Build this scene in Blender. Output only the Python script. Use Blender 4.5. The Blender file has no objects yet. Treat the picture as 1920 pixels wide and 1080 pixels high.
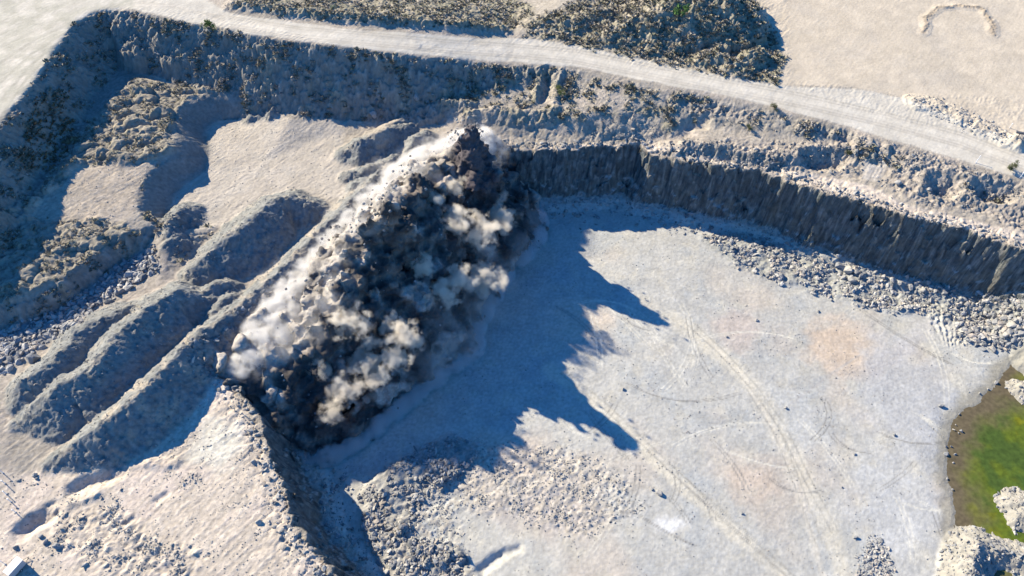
import bpy, bmesh, math, random, numpy as np
from mathutils import Vector, Matrix
from mathutils.geometry import delaunay_2d_cdt
rng = np.random.default_rng(7); random.seed(7)
S = bpy.context.scene
C = S.collection

# ------------------------------------------------------------------ camera
CAM_H = 170.0; PITCH = math.radians(52); HFOV = math.radians(68)
cam = bpy.data.cameras.new('camera'); cam.sensor_width = 36; cam.angle = HFOV
cam.clip_start = 1; cam.clip_end = 8000
co = bpy.data.objects.new('camera', cam); C.objects.link(co)
co.location = (0, 0, CAM_H); co.rotation_euler = (math.pi/2 - PITCH, 0, 0)
S.camera = co

# ------------------------------------------------------------------ sky, sun, exposure
SUN_EL = math.radians(30); SUN_AZ = math.atan2(1, -1.4)        # the sun stands up and to the left
w = bpy.data.worlds.new('World'); S.world = w; w.use_nodes = True
nt = w.node_tree; bg = nt.nodes['Background']; bg.inputs['Strength'].default_value = 0.088
sky = nt.nodes.new('ShaderNodeTexSky'); sky.sky_type = 'NISHITA'; sky.sun_disc = False
sky.sun_elevation = SUN_EL; sky.sun_rotation = math.pi/2 - SUN_AZ
sky.air_density = 1.0; sky.dust_density = 0.2; sky.ozone_density = 4.0
tint = nt.nodes.new('ShaderNodeMix'); tint.data_type = 'RGBA'; tint.blend_type = 'MULTIPLY'
tint.inputs[0].default_value = 1.0; tint.inputs[7].default_value = (0.25, 0.76, 1.22, 1)
nt.links.new(sky.outputs[0], tint.inputs[6]); nt.links.new(tint.outputs[2], bg.inputs[0])
sl = bpy.data.lights.new('sun', 'SUN'); sl.energy = 5.0; sl.angle = math.radians(0.5); sl.color = (1.0, 0.885, 0.68)
so = bpy.data.objects.new('sun', sl); C.objects.link(so)
SD = Vector((math.cos(SUN_AZ)*math.cos(SUN_EL), math.sin(SUN_AZ)*math.cos(SUN_EL), math.sin(SUN_EL)))
so.rotation_euler = SD.to_track_quat('Z', 'Y').to_euler(); so.location = SD*400
S.view_settings.view_transform = 'Standard'; S.view_settings.look = 'None'
S.view_settings.exposure = 1.22; S.view_settings.gamma = 1.0
S.cycles.use_denoising = True
S.cycles.max_bounces = 5; S.cycles.diffuse_bounces = 3; S.cycles.volume_bounces = 2
S.cycles.volume_step_rate = 1.0; S.cycles.volume_max_steps = 256

# ------------------------------------------------------------------ helpers
F = 960/math.tan(HFOV/2); cP, sP = math.cos(PITCH), math.sin(PITCH)
def W(x, y, z):
    """point at height z seen at (x, y) of the 1920x1080 survey photo"""
    x = np.asarray(x, float); y = np.asarray(y, float); z = np.asarray(z, float)
    a = x-960; b = -(y-540)
    d0 = a; d1 = cP*F + sP*b; d2 = -sP*F + cP*b
    t = (z-CAM_H)/d2
    return np.stack([d0*t, d1*t, z+0*t], -1)
def PL(pts, z=None):
    """polyline of (x, y[, z]) -> world"""
    return np.array([W(p[0], p[1], z if z is not None else p[2]) for p in pts])
def hsh(ix, iy, iz, s):
    h = (ix.astype(np.int64)*374761393 + iy.astype(np.int64)*668265263 + iz*2147483647 + s*1442695041) & 0xFFFFFFFF
    h = ((h ^ (h >> 13))*1274126177) & 0xFFFFFFFF
    return (h ^ (h >> 16)) & 0xFFFFFFFF
def perlin(x, y, s=0):
    ix = np.floor(x); iy = np.floor(y); fx = (x-ix).astype(np.float32); fy = (y-iy).astype(np.float32)
    ix = ix.astype(np.int64); iy = iy.astype(np.int64)
    u = fx*fx*fx*(fx*(fx*6-15)+10); v = fy*fy*fy*(fy*(fy*6-15)+10)
    def g(i, j):
        a = hsh(ix+i, iy+j, 0, s).astype(np.float32)*np.float32(2*math.pi/4294967296)
        return np.cos(a)*(fx-i) + np.sin(a)*(fy-j)
    n0 = g(0, 0); n0 += u*(g(1, 0)-n0); n1 = g(0, 1); n1 += u*(g(1, 1)-n1)
    return 1.5*(n0 + v*(n1-n0))
def fbm(x, y, sc, o=4, s=0, gain=0.5):
    r = 0; a = 1; t = 0
    for k in range(o):
        r = r + a*perlin(x/sc+k*17.3, y/sc-k*9.1, s+k); t += a; a *= gain; sc /= 2.03
    return r/t*1.3
def worley(x, y, sc, s=0):
    """distance to the nearest and second nearest jittered cell point, and a random value of the cell"""
    x = x/sc; y = y/sc; ix = np.floor(x).astype(np.int64); iy = np.floor(y).astype(np.int64)
    d1 = np.full(x.shape, 9., np.float32); d2 = d1.copy(); rv = np.zeros(x.shape, np.float32)
    for i in (-1, 0, 1):
        for j in (-1, 0, 1):
            h = hsh(ix+i, iy+j, 0, s)
            px = ix+i+0.1+0.8*(h & 1023)/1023.; py = iy+j+0.1+0.8*((h >> 10) & 1023)/1023.
            d = np.hypot(x-px, y-py).astype(np.float32); v = ((h >> 20) & 1023).astype(np.float32)/1023
            m = d < d1
            d2 = np.where(m, d1, np.minimum(d2, d)); rv = np.where(m, v, rv); d1 = np.where(m, d, d1)
    return d1, d2, rv
def perlin3(x, y, z, s=0):
    ix = np.floor(x).astype(np.int64); iy = np.floor(y).astype(np.int64); iz = np.floor(z).astype(np.int64)
    fx = x-ix; fy = y-iy; fz = z-iz
    u = fx*fx*(3-2*fx); v = fy*fy*(3-2*fy); q = fz*fz*(3-2*fz)
    def g(i, j, k):
        h = hsh(ix+i, iy+j, iz+k, s)
        a = (h & 0xFFFF)*(2*math.pi/65536); c = ((h >> 16) & 0xFFFF)/32768.-1; r = np.sqrt(np.maximum(0, 1-c*c))
        return r*np.cos(a)*(fx-i)+r*np.sin(a)*(fy-j)+c*(fz-k)
    def mix(a, b, t): return a+(b-a)*t
    n = mix(mix(mix(g(0,0,0), g(1,0,0), u), mix(g(0,1,0), g(1,1,0), u), v),
            mix(mix(g(0,0,1), g(1,0,1), u), mix(g(0,1,1), g(1,1,1), u), v), q)
    return 1.6*n
def ss(a, b, x):
    t = np.clip((x-a)/(b-a), 0, 1); return t*t*(3-2*t)
def seg_dist(X, Y, P, closed=False):
    """distance to a polyline, the parameter height interpolated along it, and the side"""
    best = np.full(X.shape, 1e9, np.float32); zz = np.zeros(X.shape, np.float32); sd = np.zeros(X.shape, np.float32)
    n = len(P); rngk = range(n if closed else n-1)
    if n == 1:
        return np.hypot(X-P[0][0], Y-P[0][1]).astype(np.float32), zz+P[0][2], sd
    for k in rngk:
        a = P[k]; b = P[(k+1) % n]; dx, dy = b[0]-a[0], b[1]-a[1]; L2 = dx*dx+dy*dy+1e-9
        t = np.clip(((X-a[0])*dx+(Y-a[1])*dy)/L2, 0, 1)
        ex = X-a[0]-t*dx; ey = Y-a[1]-t*dy; d = np.sqrt(ex*ex+ey*ey)
        m = d < best
        best = np.where(m, d, best); zz = np.where(m, a[2]+t*(b[2]-a[2]), zz); sd = np.where(m, dx*ey-dy*ex, sd)
    return best, zz, sd
def inside(X, Y, P):
    r = np.zeros(X.shape, bool); n = len(P); j = n-1
    for i in range(n):
        xi, yi, xj, yj = P[i][0], P[i][1], P[j][0], P[j][1]
        if abs(yj-yi) > 1e-9:
            r ^= ((yi > Y) != (yj > Y)) & (X < (xj-xi)*(Y-yi)/(yj-yi)+xi)
        j = i
    return r
def mesh_obj(name, V, Fc, mat=None, parent=None, smooth=True):
    me = bpy.data.meshes.new(name); V = np.asarray(V, np.float32); Fc = np.asarray(Fc, np.int32)
    me.vertices.add(len(V)); me.vertices.foreach_set('co', V.ravel())
    n, k = Fc.shape
    me.loops.add(n*k); me.loops.foreach_set('vertex_index', Fc.ravel())
    me.polygons.add(n); me.polygons.foreach_set('loop_start', np.arange(0, n*k, k, dtype=np.int32))
    me.update(calc_edges=True)
    me.polygons.foreach_set('use_smooth', np.full(n, smooth)); me.update()
    o = bpy.data.objects.new(name, me); C.objects.link(o)
    if mat: me.materials.append(mat)
    if parent: o.parent = parent
    return o
def attr(o, name, col):
    a = o.data.color_attributes.new(name, 'FLOAT_COLOR', 'POINT')
    c = np.ones((len(col), 4), np.float32); c[:, :3] = col
    a.data.foreach_set('color', c.ravel())
def tag(o, label=None, cat=None, group=None, kind=None):
    if label: o['label'] = label
    if cat: o['category'] = cat
    if group: o['group'] = group
    if kind: o['kind'] = kind
    return o
def empty(name, loc):
    o = bpy.data.objects.new(name, None); o.location = loc; C.objects.link(o); return o

# ------------------------------------------------------------------ materials
def new_mat(name):
    m = bpy.data.materials.new(name); m.use_nodes = True
    return m, m.node_tree, m.node_tree.nodes['Principled BSDF']
def earth_mat(name='earth', bump=0.6, attrname='col', grain=0.2, scale=1.0, rough=0.95):
    """albedo from the surveyed soil colour, broken up by grain at two scales"""
    m, t, b = new_mat(name); N = t.nodes.new; L = t.links.new
    a = N('ShaderNodeVertexColor'); a.layer_name = attrname
    tc = N('ShaderNodeTexCoord')
    n1 = N('ShaderNodeTexNoise'); n1.inputs['Scale'].default_value = 1.3*scale; n1.inputs['Detail'].default_value = 6; n1.inputs['Roughness'].default_value = 0.75
    n2 = N('ShaderNodeTexNoise'); n2.inputs['Scale'].default_value = 0.16*scale; n2.inputs['Detail'].default_value = 3
    L(tc.outputs['Object'], n1.inputs['Vector']); L(tc.outputs['Object'], n2.inputs['Vector'])
    mr = N('ShaderNodeMapRange'); mr.inputs[1].default_value = 0.25; mr.inputs[2].default_value = 0.75; mr.inputs[3].default_value = 1-grain; mr.inputs[4].default_value = 1+grain
    L(n1.outputs['Fac'], mr.inputs[0])
    mr2 = N('ShaderNodeMapRange'); mr2.inputs[1].default_value = 0.3; mr2.inputs[2].default_value = 0.7; mr2.inputs[3].default_value = 0.9; mr2.inputs[4].default_value = 1.1
    L(n2.outputs['Fac'], mr2.inputs[0])
    mu = N('ShaderNodeMath'); mu.operation = 'MULTIPLY'; L(mr.outputs[0], mu.inputs[0]); L(mr2.outputs[0], mu.inputs[1])
    mx = N('ShaderNodeVectorMath'); mx.operation = 'SCALE'; L(a.outputs['Color'], mx.inputs[0]); L(mu.outputs[0], mx.inputs['Scale'])
    L(mx.outputs[0], b.inputs['Base Color'])
    b.inputs['Roughness'].default_value = rough; b.inputs['Specular IOR Level'].default_value = 0.15
    bp = N('ShaderNodeBump'); bp.inputs['Strength'].default_value = bump; bp.inputs['Distance'].default_value = 0.35
    L(n1.outputs['Fac'], bp.inputs['Height']); L(bp.outputs[0], b.inputs['Normal'])
    return m
EARTH = earth_mat()
FLOORM = earth_mat('quarry_fines', 0.35, grain=0.08, scale=1.6)
ROADM = earth_mat('road_dirt', 0.25, grain=0.07, scale=1.2)
ROCKFACE = earth_mat('rock_face', 1.0, grain=0.45, scale=0.5); ROCKFACE.node_tree.nodes['Bump'].inputs['Distance'].default_value = 1.2

# ------------------------------------------------------------------ survey lines (pixel x, y, height)
ZB = 17.0
RIM = [(660,1130),(640,1095),(622,1072),(600,1040),(580,1015),(556,992),(545,965),(535,930),(528,895),(518,870),(500,840),(487,800),(470,770),(455,745),(430,715),(405,690),(388,670)]
RIM_HID = [(440,640),(530,570),(640,470),(740,380),(820,315),(885,285)]
RIM2 = [(920,281),(990,280),(1060,281),(1110,280),(1150,272),(1190,267),(1210,277),(1218,290),(1260,292),(1310,305),(1340,312),(1380,316),(1420,318),(1450,325),(1480,335),(1530,350),(1548,362),(1600,372),(1640,385),(1690,400),(1720,412),(1760,420),(1800,432),(1850,445),(1880,452),(1930,470),(2000,492),(2150,540)]
rim = PL(RIM+RIM_HID+RIM2, ZB)
UR = [(-120,420,37),(-60,320,37),(0,240,37),(30,195,37),(60,162,37),(90,115,37),(120,72,37),(140,42,37),(165,26,37),(195,18,37),(250,20,37),(330,38,36.5),(400,52,36),(470,66,36),(560,80,35.5),(640,90,34.6),(720,98,33.4),(800,110,31.5),(870,114,29),(960,124,27),(1050,124,26),(1100,130,25.5),(1180,150,25),(1270,168,24.5),(1350,180,24),(1440,200,23.5),(1520,225,23),(1600,245,22.5),(1680,262,22),(1760,292,21.5),(1850,316,21.1),(1925,345,20.8),(2100,400,20.5)]
urim = PL(UR)
def offset(P, dist, z, smooth=2):
    """the polyline moved to its right-hand side"""
    P = np.asarray(P); T = np.gradient(P[:, :2], axis=0); N = np.stack([T[:, 1], -T[:, 0]], -1)
    N /= np.linalg.norm(N, axis=1)[:, None]
    for _ in range(smooth):
        N[1:-1] = (N[:-2]+2*N[1:-1]+N[2:])/4; N /= np.linalg.norm(N, axis=1)[:, None]
    Q = P.copy(); Q[:, :2] += N*np.asarray(dist).reshape(-1, 1) if np.ndim(dist) else N*dist; Q[:, 2] = z
    return Q
def floorz(x, y):
    """the quarry floor falls gently to the pond"""
    return -2.6*ss(30, 105, np.asarray(x) - 0.25*(np.asarray(y)-120))
TL = []      # breaklines
TL += [rim]
# upper face: toe follows the rim at a distance that varies along it
ud = np.interp(np.arange(len(UR)), [0,5,9,12,16,19,21,24,27,30,33], [9,9,11,14,13,13,10,11,10,8,8])
uz = np.interp(np.arange(len(UR)), [0,9,12,16,19,21,22,24,26,29,33], [25,24.5,22,18,18,19,25,26,24,19.5,18.5])
utoe = offset(urim, ud, uz, 3)[:18]
TL += [urim, utoe]
def line(pts, z=None): TL.append(PL(pts, z))
# bench level on the left and behind the blast
line([(60,885),(200,830),(330,745),(420,660),(560,545),(680,420),(740,350),(800,300),(860,265)], 17.0)
for p in [(60,960,17.2),(200,950,17),(350,900,17),(420,800,17),(300,1050,17.3),(500,1040,17),(80,1060,17.5),(-80,1000,18),(-60,1150,18),(400,1150,17),
          (330,390,17.5),(400,330,17.2),(500,300,17.2),(600,260,17.2),(440,250,17.2),(560,340,17),(640,300,17.2),(700,250,17.5),
          (420,420,17),(300,540,18),(200,600,18),(100,680,18.5),(0,720,19),(-80,620,20),
          (1000,262,17.3),(1100,268,17.2),(1300,298,17.3),(1400,302,17.3),(1500,330,17.3),(1600,345,17.4),(1700,385,17.4),(1800,415,17.3),(1900,440,17.2)]: line([p])
# the higher overgrown spoil on the left with its cut face
cutA = [(450,169),(415,172),(385,178),(355,192),(338,205),(331,225),(333,245),(338,258),(330,285),(300,305),(280,325),(268,345),(262,370),(258,395),(285,415),(305,425)]
cl = PL(cutA, 23.2); cl[-3:, 2] = (23, 22.2, 21); TL.append(cl)
ct = offset(cl, -6.0, 17.3, 4); TL.append(ct)
for p in [(250,150,25),(200,220,25),(160,280,25),(100,350,25.5),(230,300,24.5),(180,380,24),(60,400,24.5),(100,450,23),(20,470,24),(200,430,23),(250,440,22)]: line([p])
line([(-40,585,23),(40,572,23),(100,548,23),(150,510,22.5),(190,480,22),(235,455,21.5),(280,447,20)])     # scarp over the rubble
line([(-40,625,18.8),(60,600,18.5),(120,570,18.3),(170,530,18),(215,498,18),(260,470,18)])
# middle bench with the track
line([(780,212,20),(830,200,21),(900,200,21.5),(960,206,21.5),(1040,208,21.5)])
line([(770,240,17.6),(850,245,18.5),(930,250,18.5),(1010,246,18.6),(1080,250,18.4)])
line([(1085,222,21.5),(1150,207,22.2),(1220,198,22.6),(1300,194,22.6)]); line([(860,168,23.2),(960,165,23),(1060,165,23)]); line([(200,42,34.4),(260,50,34.4),(320,62,34.2)])
line([(1100,258,17.6),(1200,262,17.6),(1280,258,18)])
line([(1300,236,20),(1400,250,20),(1500,262,20),(1580,268,20)])
line([(1280,268,20),(1340,276,20),(1400,285,20),(1450,290,20),(1490,288,20.5),(1520,285,21),(1585,284,21)])
line([(1280,284,17.4),(1340,290,17.4),(1400,300,17.4),(1450,306,17.4),(1490,318,17.4),(1520,319,17.2),(1585,320,17.2)])
line([(1622,264,22.6),(1616,300,19.4),(1615,332,17.5)]); line([(1680,274,21.9),(1662,310,19.4),(1650,340,17.5)])
line([(1740,330,20.6),(1800,337,20.6),(1850,338,20.8),(1905,350,20.4)]); line([(1740,375,17.6),(1800,385,17.6),(1850,392,17.4),(1915,408,17.2)])
# haul road and the country beyond it
roadU = [(-150,60,37.5),(0,30,37.3),(140,-15,37.3),(330,-5,37),(400,8,36.5),(430,25,36.2),(520,43,35.8),(640,53,34.8),(760,62,32.8),(900,72,28.8),(960,72,27.6),(1000,72,27),(1070,82,26.4),(1130,96,26),(1200,111,25.6),(1280,128,25.2),(1350,142,24.8),(1440,158,24.3),(1480,162,24),(1600,165,23.5),(1700,185,23),(1780,215,22.5),(1860,250,22),(1925,278,21.8),(2100,330,21.2)]
line(roadU)
for p in [(1500,100,24.3),(1600,60,24.5),(1700,100,24),(1800,100,23.6),(1900,180,22.6),(1900,60,23.8),(1500,20,25),(1700,0,24.8),(1900,-40,24.5),(2100,100,23.2),(2100,-60,24.5),(1600,-80,25.5),
          (500,10,36.5),(800,30,32.5),(1000,40,28),(700,-20,29),(900,-20,23),(960,15,25),(500,-60,34),(200,-60,37.5),(-100,-40,38),(1200,-80,27),(-150,200,37.3),(-300,200,37.5)]: line([p])
# far frame of the survey
for p in [(-330,30,17),(330,30,16),(-330,420,36),(330,420,32),(0,420,34),(0,25,16),(-150,25,17),(-60,28,17),(-330,220,37),(330,200,20)]: TL.append(np.array([p], float))

# ------------------------------------------------------------------ height grid
GS = 0.32
gx = np.arange(-215, 215.01, GS); gy = np.arange(34, 262, GS)
X, Y = np.meshgrid(gx, gy)
def tin(TL, X, Y):
    pts = []; edges = []
    for P in TL:
        n0 = len(pts)
        for q in P: pts.append(q)
        edges += [(n0+i, n0+i+1) for i in range(len(P)-1)]
    pts = np.array(pts)
    vs, es, fs, ov, oe, of = delaunay_2d_cdt([Vector(p[:2]) for p in pts], edges, [], 0, 1e-3)
    V = np.array([[v.x, v.y] for v in vs]); Zs = np.zeros(len(V))
    for i, o in enumerate(ov):
        if len(o): Zs[i] = np.mean([pts[k][2] for k in o])
        else:
            d = np.hypot(pts[:, 0]-V[i, 0], pts[:, 1]-V[i, 1]); k = np.argsort(d)[:3]; Zs[i] = np.average(pts[k, 2], weights=1/(d[k]+.01))
    x0, y0 = X[0, 0], Y[0, 0]; Z = np.zeros(X.shape, np.float32)
    for f in fs:
        a, b, c = V[f[0]], V[f[1]], V[f[2]]
        lo = np.minimum(np.minimum(a, b), c); hi = np.maximum(np.maximum(a, b), c)
        i0 = max(0, int((lo[0]-x0)/GS)); i1 = min(X.shape[1], int((hi[0]-x0)/GS)+2)
        j0 = max(0, int((lo[1]-y0)/GS)); j1 = min(X.shape[0], int((hi[1]-y0)/GS)+2)
        if i1 <= i0 or j1 <= j0: continue
        xx = X[j0:j1, i0:i1]; yy = Y[j0:j1, i0:i1]
        D = (b[1]-c[1])*(a[0]-c[0])+(c[0]-b[0])*(a[1]-c[1])
        if abs(D) < 1e-9: continue
        l1 = ((b[1]-c[1])*(xx-c[0])+(c[0]-b[0])*(yy-c[1]))/D
        l2 = ((c[1]-a[1])*(xx-c[0])+(a[0]-c[0])*(yy-c[1]))/D; l3 = 1-l1-l2
        m = (l1 >= -1e-6) & (l2 >= -1e-6) & (l3 >= -1e-6)
        zz = l1*Zs[f[0]]+l2*Zs[f[1]]+l3*Zs[f[2]]
        Z[j0:j1, i0:i1][m] = zz[m]
    return Z
def blur(A, n=1):
    for _ in range(n):
        B = np.pad(A, 1, mode='edge'); A = (B[:-2, 1:-1]+2*B[1:-1, 1:-1]+B[2:, 1:-1])/4
        B = np.pad(A, 1, mode='edge'); A = (B[1:-1, :-2]+2*B[1:-1, 1:-1]+B[1:-1, 2:])/4
    return A
def sample(A, x, y):
    fx = np.clip((x-gx[0])/GS, 0, len(gx)-1.001); fy = np.clip((y-gy[0])/GS, 0, len(gy)-1.001)
    i = fx.astype(int); j = fy.astype(int); u = fx-i; v = fy-j
    return (A[j, i]*(1-u)+A[j, i+1]*u)*(1-v)+(A[j+1, i]*(1-u)+A[j+1, i+1]*u)*v
Z = blur(tin(TL, X, Y), 16)
Zb0 = Z.copy()

def onto(x, y, h=0.):
    """the surface point seen at (x, y), raised by h"""
    lo, hi = 60., -8.
    zs = np.linspace(lo, hi, 400); p = W(np.full(400, x), np.full(400, y), zs)
    g = sample(Z, p[:, 0], p[:, 1]); k = np.argmax(p[:, 2] <= g)
    q = p[k].copy(); q[2] = g[k]+h; return q
def pixels():
    global PX, PY
    w = Y*cP-(Z-CAM_H)*sP; PX = 960+F*X/w; PY = 540-F*(Y*sP+(Z-CAM_H)*cP)/w
pixels()
PPM = 5.5
# masks --------------------------------------------------------------
def region(pts, z, soft=2.5, warp=1.5, s=11):
    """soft mask of an outline drawn at height z, with an uneven edge"""
    P = [(p[0], p[1]*1.35, 0) for p in pts]; M = np.zeros(X.shape, np.float32)
    xs = [p[0] for p in P]; ys = [p[1] for p in P]; g = 40
    bx = (PX > min(xs)-g) & (PX < max(xs)+g) & (PY*1.35 > min(ys)-g) & (PY*1.35 < max(ys)+g)
    xx, yy = PX[bx], PY[bx]*1.35
    if not len(xx): return M
    d, _, _ = seg_dist(xx, yy, P, True); ins = inside(xx, yy, P)
    sd = np.where(ins, d, -d)/PPM+warp*fbm(X[bx], Y[bx], 7, 3, s)
    M[bx] = ss(-soft/2, soft/2, sd)
    return M
pit_poly = [tuple(p) for p in rim]+[(330, 20, 0), (-20, 20, 0)]
d_rim, _, _ = seg_dist(X, Y, rim); in_pit = inside(X, Y, pit_poly)
sd_rim = np.where(in_pit, d_rim, -d_rim)
# ragged cliffs: look the base surface up at warped places near the faces
amp = np.exp(-(d_rim/9)**2)
c1, c2, cv = worley(X, Y, 3.4, 5)
wx = 1.5*fbm(X, Y, 9, 2, 21)+1.0*(cv-.5)+0.7*fbm(X, Y, 2.2, 2, 23); wy = 1.5*fbm(X, Y, 9, 2, 31)+1.0*(np.mod(cv*7.3, 1)-.5)+0.7*fbm(X, Y, 2.2, 2, 33)
d_ur, _, _ = seg_dist(X, Y, urim)
amp = np.clip(amp+0.5*np.exp(-(d_ur/14)**2), 0, 1)
XW = X+amp*wx; YW = Y+amp*wy
Z = sample(Z, XW, YW)
# the quarry: floor below, faces falling from the rim to a talus foot
ZF = floorz(X, Y).astype(np.float32)
POND = [(1960,640),(1925,655),(1890,682),(1875,692),(1860,722),(1830,748),(1800,772),(1785,797),(1772,832),(1765,872),(1770,900),(1780,925),(1783,965),(1778,1000),(1788,1040),(1790,1120),(2300,1120),(2300,640)]
pond = PL(POND, -2.9)
dpo, _, _ = seg_dist(X, Y, pond, True); ipo = inside(X, Y, pond)
sd_p = np.where(ipo, dpo, -dpo)+1.3*fbm(X, Y, 6, 5, 17, .6)
ZF = np.where(sd_p > -6, -2.9+np.minimum((ZF+2.9)*ss(0, -6, sd_p), 9)-0.16*np.maximum(sd_p, 0), ZF)
ZF = np.maximum(ZF, -6)
rp = PL([(1935,520,6),(1990,530,10),(2100,560,14)]); dr, zr, _ = seg_dist(X, Y, rp); ZF = np.maximum(ZF, zr-0.62*dr+1.1*fbm(X, Y, 9, 4, 19)+.5*fbm(X, Y, 2.5, 3, 20))
dW, _, _ = seg_dist(XW, YW, rim); sdW = np.where(inside(XW, YW, pit_poly), dW, -dW)
prof = np.interp(sdW+0.5*fbm(X, Y, 3, 2, 41), [0, 0.6, 2.6, 3.2, 5.2, 9.5], [1, .93, .5, .42, .13, 0])
pq = prof*5+1.3*cv+.6*fbm(X, Y, 4, 2, 151); pq = (np.floor(pq)+ss(.25, .75, pq-np.floor(pq))-1.3*cv-.6*fbm(X, Y, 4, 2, 151))/5; prof = np.where((prof > .13) & (prof < .97), np.clip(.35*prof+.65*pq, .05, 1), prof)
Z = np.where(sdW > 0, ZF+(np.maximum(Z, ZB*.9)-ZF)*prof, Z)

# spoil ridges and heaps: crest lines with faces at the angle of repose
OWN = np.zeros(X.shape, np.int16)
def lip(idn, pts, h, slope=0.8, s=50, **kw):
    heap(idn, pts, slope, 0.4, 0.6, s, wmax=1.0+1.6*abs(h), P=np.array([onto(p[0], p[1], h) for p in pts]), **kw)
def heap(idn, pts, slope=0.72, k=0.6, rough=0.5, s=50, hollow=False, P=None, wmax=15):
    global Z
    P = PL(pts) if P is None else P; reach = 22
    x0, x1 = P[:, 0].min()-reach, P[:, 0].max()+reach; y0, y1 = P[:, 1].min()-reach, P[:, 1].max()+reach
    i0, i1 = np.searchsorted(gx, [x0, x1]); j0, j1 = np.searchsorted(gy, [y0, y1])
    if i1 <= i0 or j1 <= j0: return
    xx, yy = X[j0:j1, i0:i1], Y[j0:j1, i0:i1]
    wxx = xx+rough*1.6*fbm(xx, yy, 6, 3, s); wyy = yy+rough*1.6*fbm(xx, yy, 6, 3, s+7)
    d, cz, sd = seg_dist(wxx, wyy, P)
    d = np.sqrt(d*d+0.5)-0.7
    zz = Z[j0:j1, i0:i1]
    if hollow:
        c = cz+slope*d+4*np.maximum(0, d-wmax); h = np.clip(0.5-(c-zz)/(2*k), 0, 1); new = zz*(1-h)+c*h-k*h*(1-h)
    else:
        c = cz-slope*d-1.5*np.maximum(0, d-wmax); h = np.clip(0.5+(c-zz)/(2*k), 0, 1); new = zz*(1-h)+c*h+k*h*(1-h)
        OWN[j0:j1, i0:i1][(h > 0.5) & (new > zz+0.25)] = idn
    Z[j0:j1, i0:i1] = new
# long straight berm beside the blast
heap(1, [(738,292,19),(700,335,20),(660,370,20.5),(620,412,20.8),(580,452,21),(520,512,21.2),(460,562,21.2),(425,588,21.5),(375,622,22.3),(320,675,23.5),(280,715,24),(240,752,24),(190,795,23),(130,838,20.5),(85,868,18)], 0.78, s=51)
heap(2, [(568,378,21),(540,368,22.5),(510,374,23.5),(480,400,24),(450,425,24),(415,452,23.5),(385,480,22.5),(355,505,20.5)], 0.72, s=52)
heap(3, [(395,560,19.5),(360,552,22),(330,547,24),(300,560,25),(265,585,25.5),(235,610,26),(212,635,26),(195,660,26),(175,682,25.5),(150,702,25),(120,712,24.5),(90,738,24),(60,760,22),(30,790,19)], 0.72, s=53)
heap(4, [(290,558,20.5),(245,575,22.5),(200,592,23.5),(165,606,24),(140,622,24),(120,650,24),(95,680,24),(70,692,24),(45,712,23)], 0.75, s=54)
heap(5, [(415,530,20.5),(385,540,20.5)], 0.8, s=55); heap(5, [(425,555,20),(400,580,20)], 0.8, s=55)
heap(6, [(340,388,21),(325,400,22),(315,420,22),(320,445,21.5),(300,470,20)], 0.75, s=56)
heap(7, [(715,252,20),(690,258,21.5),(665,266,21.5),(645,280,19.5)], 0.7, s=57)
heap(7, [(728,300,19.2),(690,312,19.6),(650,326,18.6)], 0.7, s=58); heap(7, [(700,330,19),(665,345,19)], .7, s=59)
heap(7, [(760,232,20.5),(735,240,20.5),(720,262,19.5)], 0.75, s=60); heap(7, [(800,250,20.2),(775,258,20),(765,285,18.5)], 0.8, s=61)
heap(8, [(520,192,21),(505,205,21),(490,215,19)], 0.8, s=62); heap(8, [(470,160,22),(465,185,21),(462,205,19)], .8, s=63)
heap(8, [(560,190,20),(600,188,20),(640,195,19.5)], .8, s=64); heap(8, [(470,215,19.5),(500,222,18.5)],.7, s=65)
# shrubby bank and hill beyond the road
heap(9, [(430,4,37.6),(520,14,37.4),(620,24,36.6),(720,32,35.2),(820,38,33),(900,44,30.6),(940,50,29.2)], 0.6, s=66)
heap(10, [(1290,-60,38),(1330,-35,38),(1362,-8,35.5)], 0.56, k=2, rough=1.6, s=67); heap(10, [(1130,20,30),(1060,35,29),(1010,40,28)], 0.5, s=68)
heap(10, [(1300,-20,36.5),(1220,20,32.5),(1150,50,29.5)], 0.5, k=2, rough=1.6, s=69)
heap(11, [(1422,92,28.2),(1408,98,28.2)], 0.8, s=70); heap(10, [(1330,98,27.6),(1380,118,27)], .5, s=86)
heap(20, [(232,22,36.9),(242,45,35.0),(250,66,32.5)], .7, wmax=5, s=91); heap(20, [(300,34,36.4),(318,56,34.6),(330,80,31.5)], .7, wmax=5, s=92)
heap(20, [(575,92,33.5),(548,118,30.5),(510,150,26.5),(480,170,23.5)], 0.95, wmax=7, s=87); heap(20, [(640,105,31.5),(636,150,26)], 1.1, wmax=5, s=90)
# low ring bank and rubble verge on the far flat
lip(12, [(1732,62),(1735,32),(1760,16),(1800,10),(1840,18),(1858,42),(1862,64)], 0.35, 0.3, s=71)
lip(13, [(1715,190),(1745,197),(1790,216),(1840,240),(1885,262)], 1.1, 0.3, s=72)
lip(14, [(1903,264),(1908,266)], 1.8, 0.7, s=73)
# lips and small scoops on the bench
for pts_, h_ in (([(140,915),(165,906),(200,894),(215,889)], -1.5), ([(45,992),(65,978),(90,965)], -1.9), ([(905,1066),(925,1052),(938,1043)], -1.0), ([(950,1036),(975,1028)], -.5), ([(1525,306),(1570,304)], -2.6), ([(1762,352),(1782,356)], -3.0), ([(1850,362),(1890,368)], -3.0), ([(1290,240),(1320,236)], -1.2), ([(290,940),(310,930)], -.5), ([(220,985),(250,975)], -.5), ([(640,232),(650,226)], -.5)):
    lip(0, pts_, h_, 0.9, s=74, hollow=True)
lip(15, [(232,883),(270,874),(330,866)], .5, .6, s=75); lip(15, [(95,958),(130,944),(180,930)], .5, .6, s=76)
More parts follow.
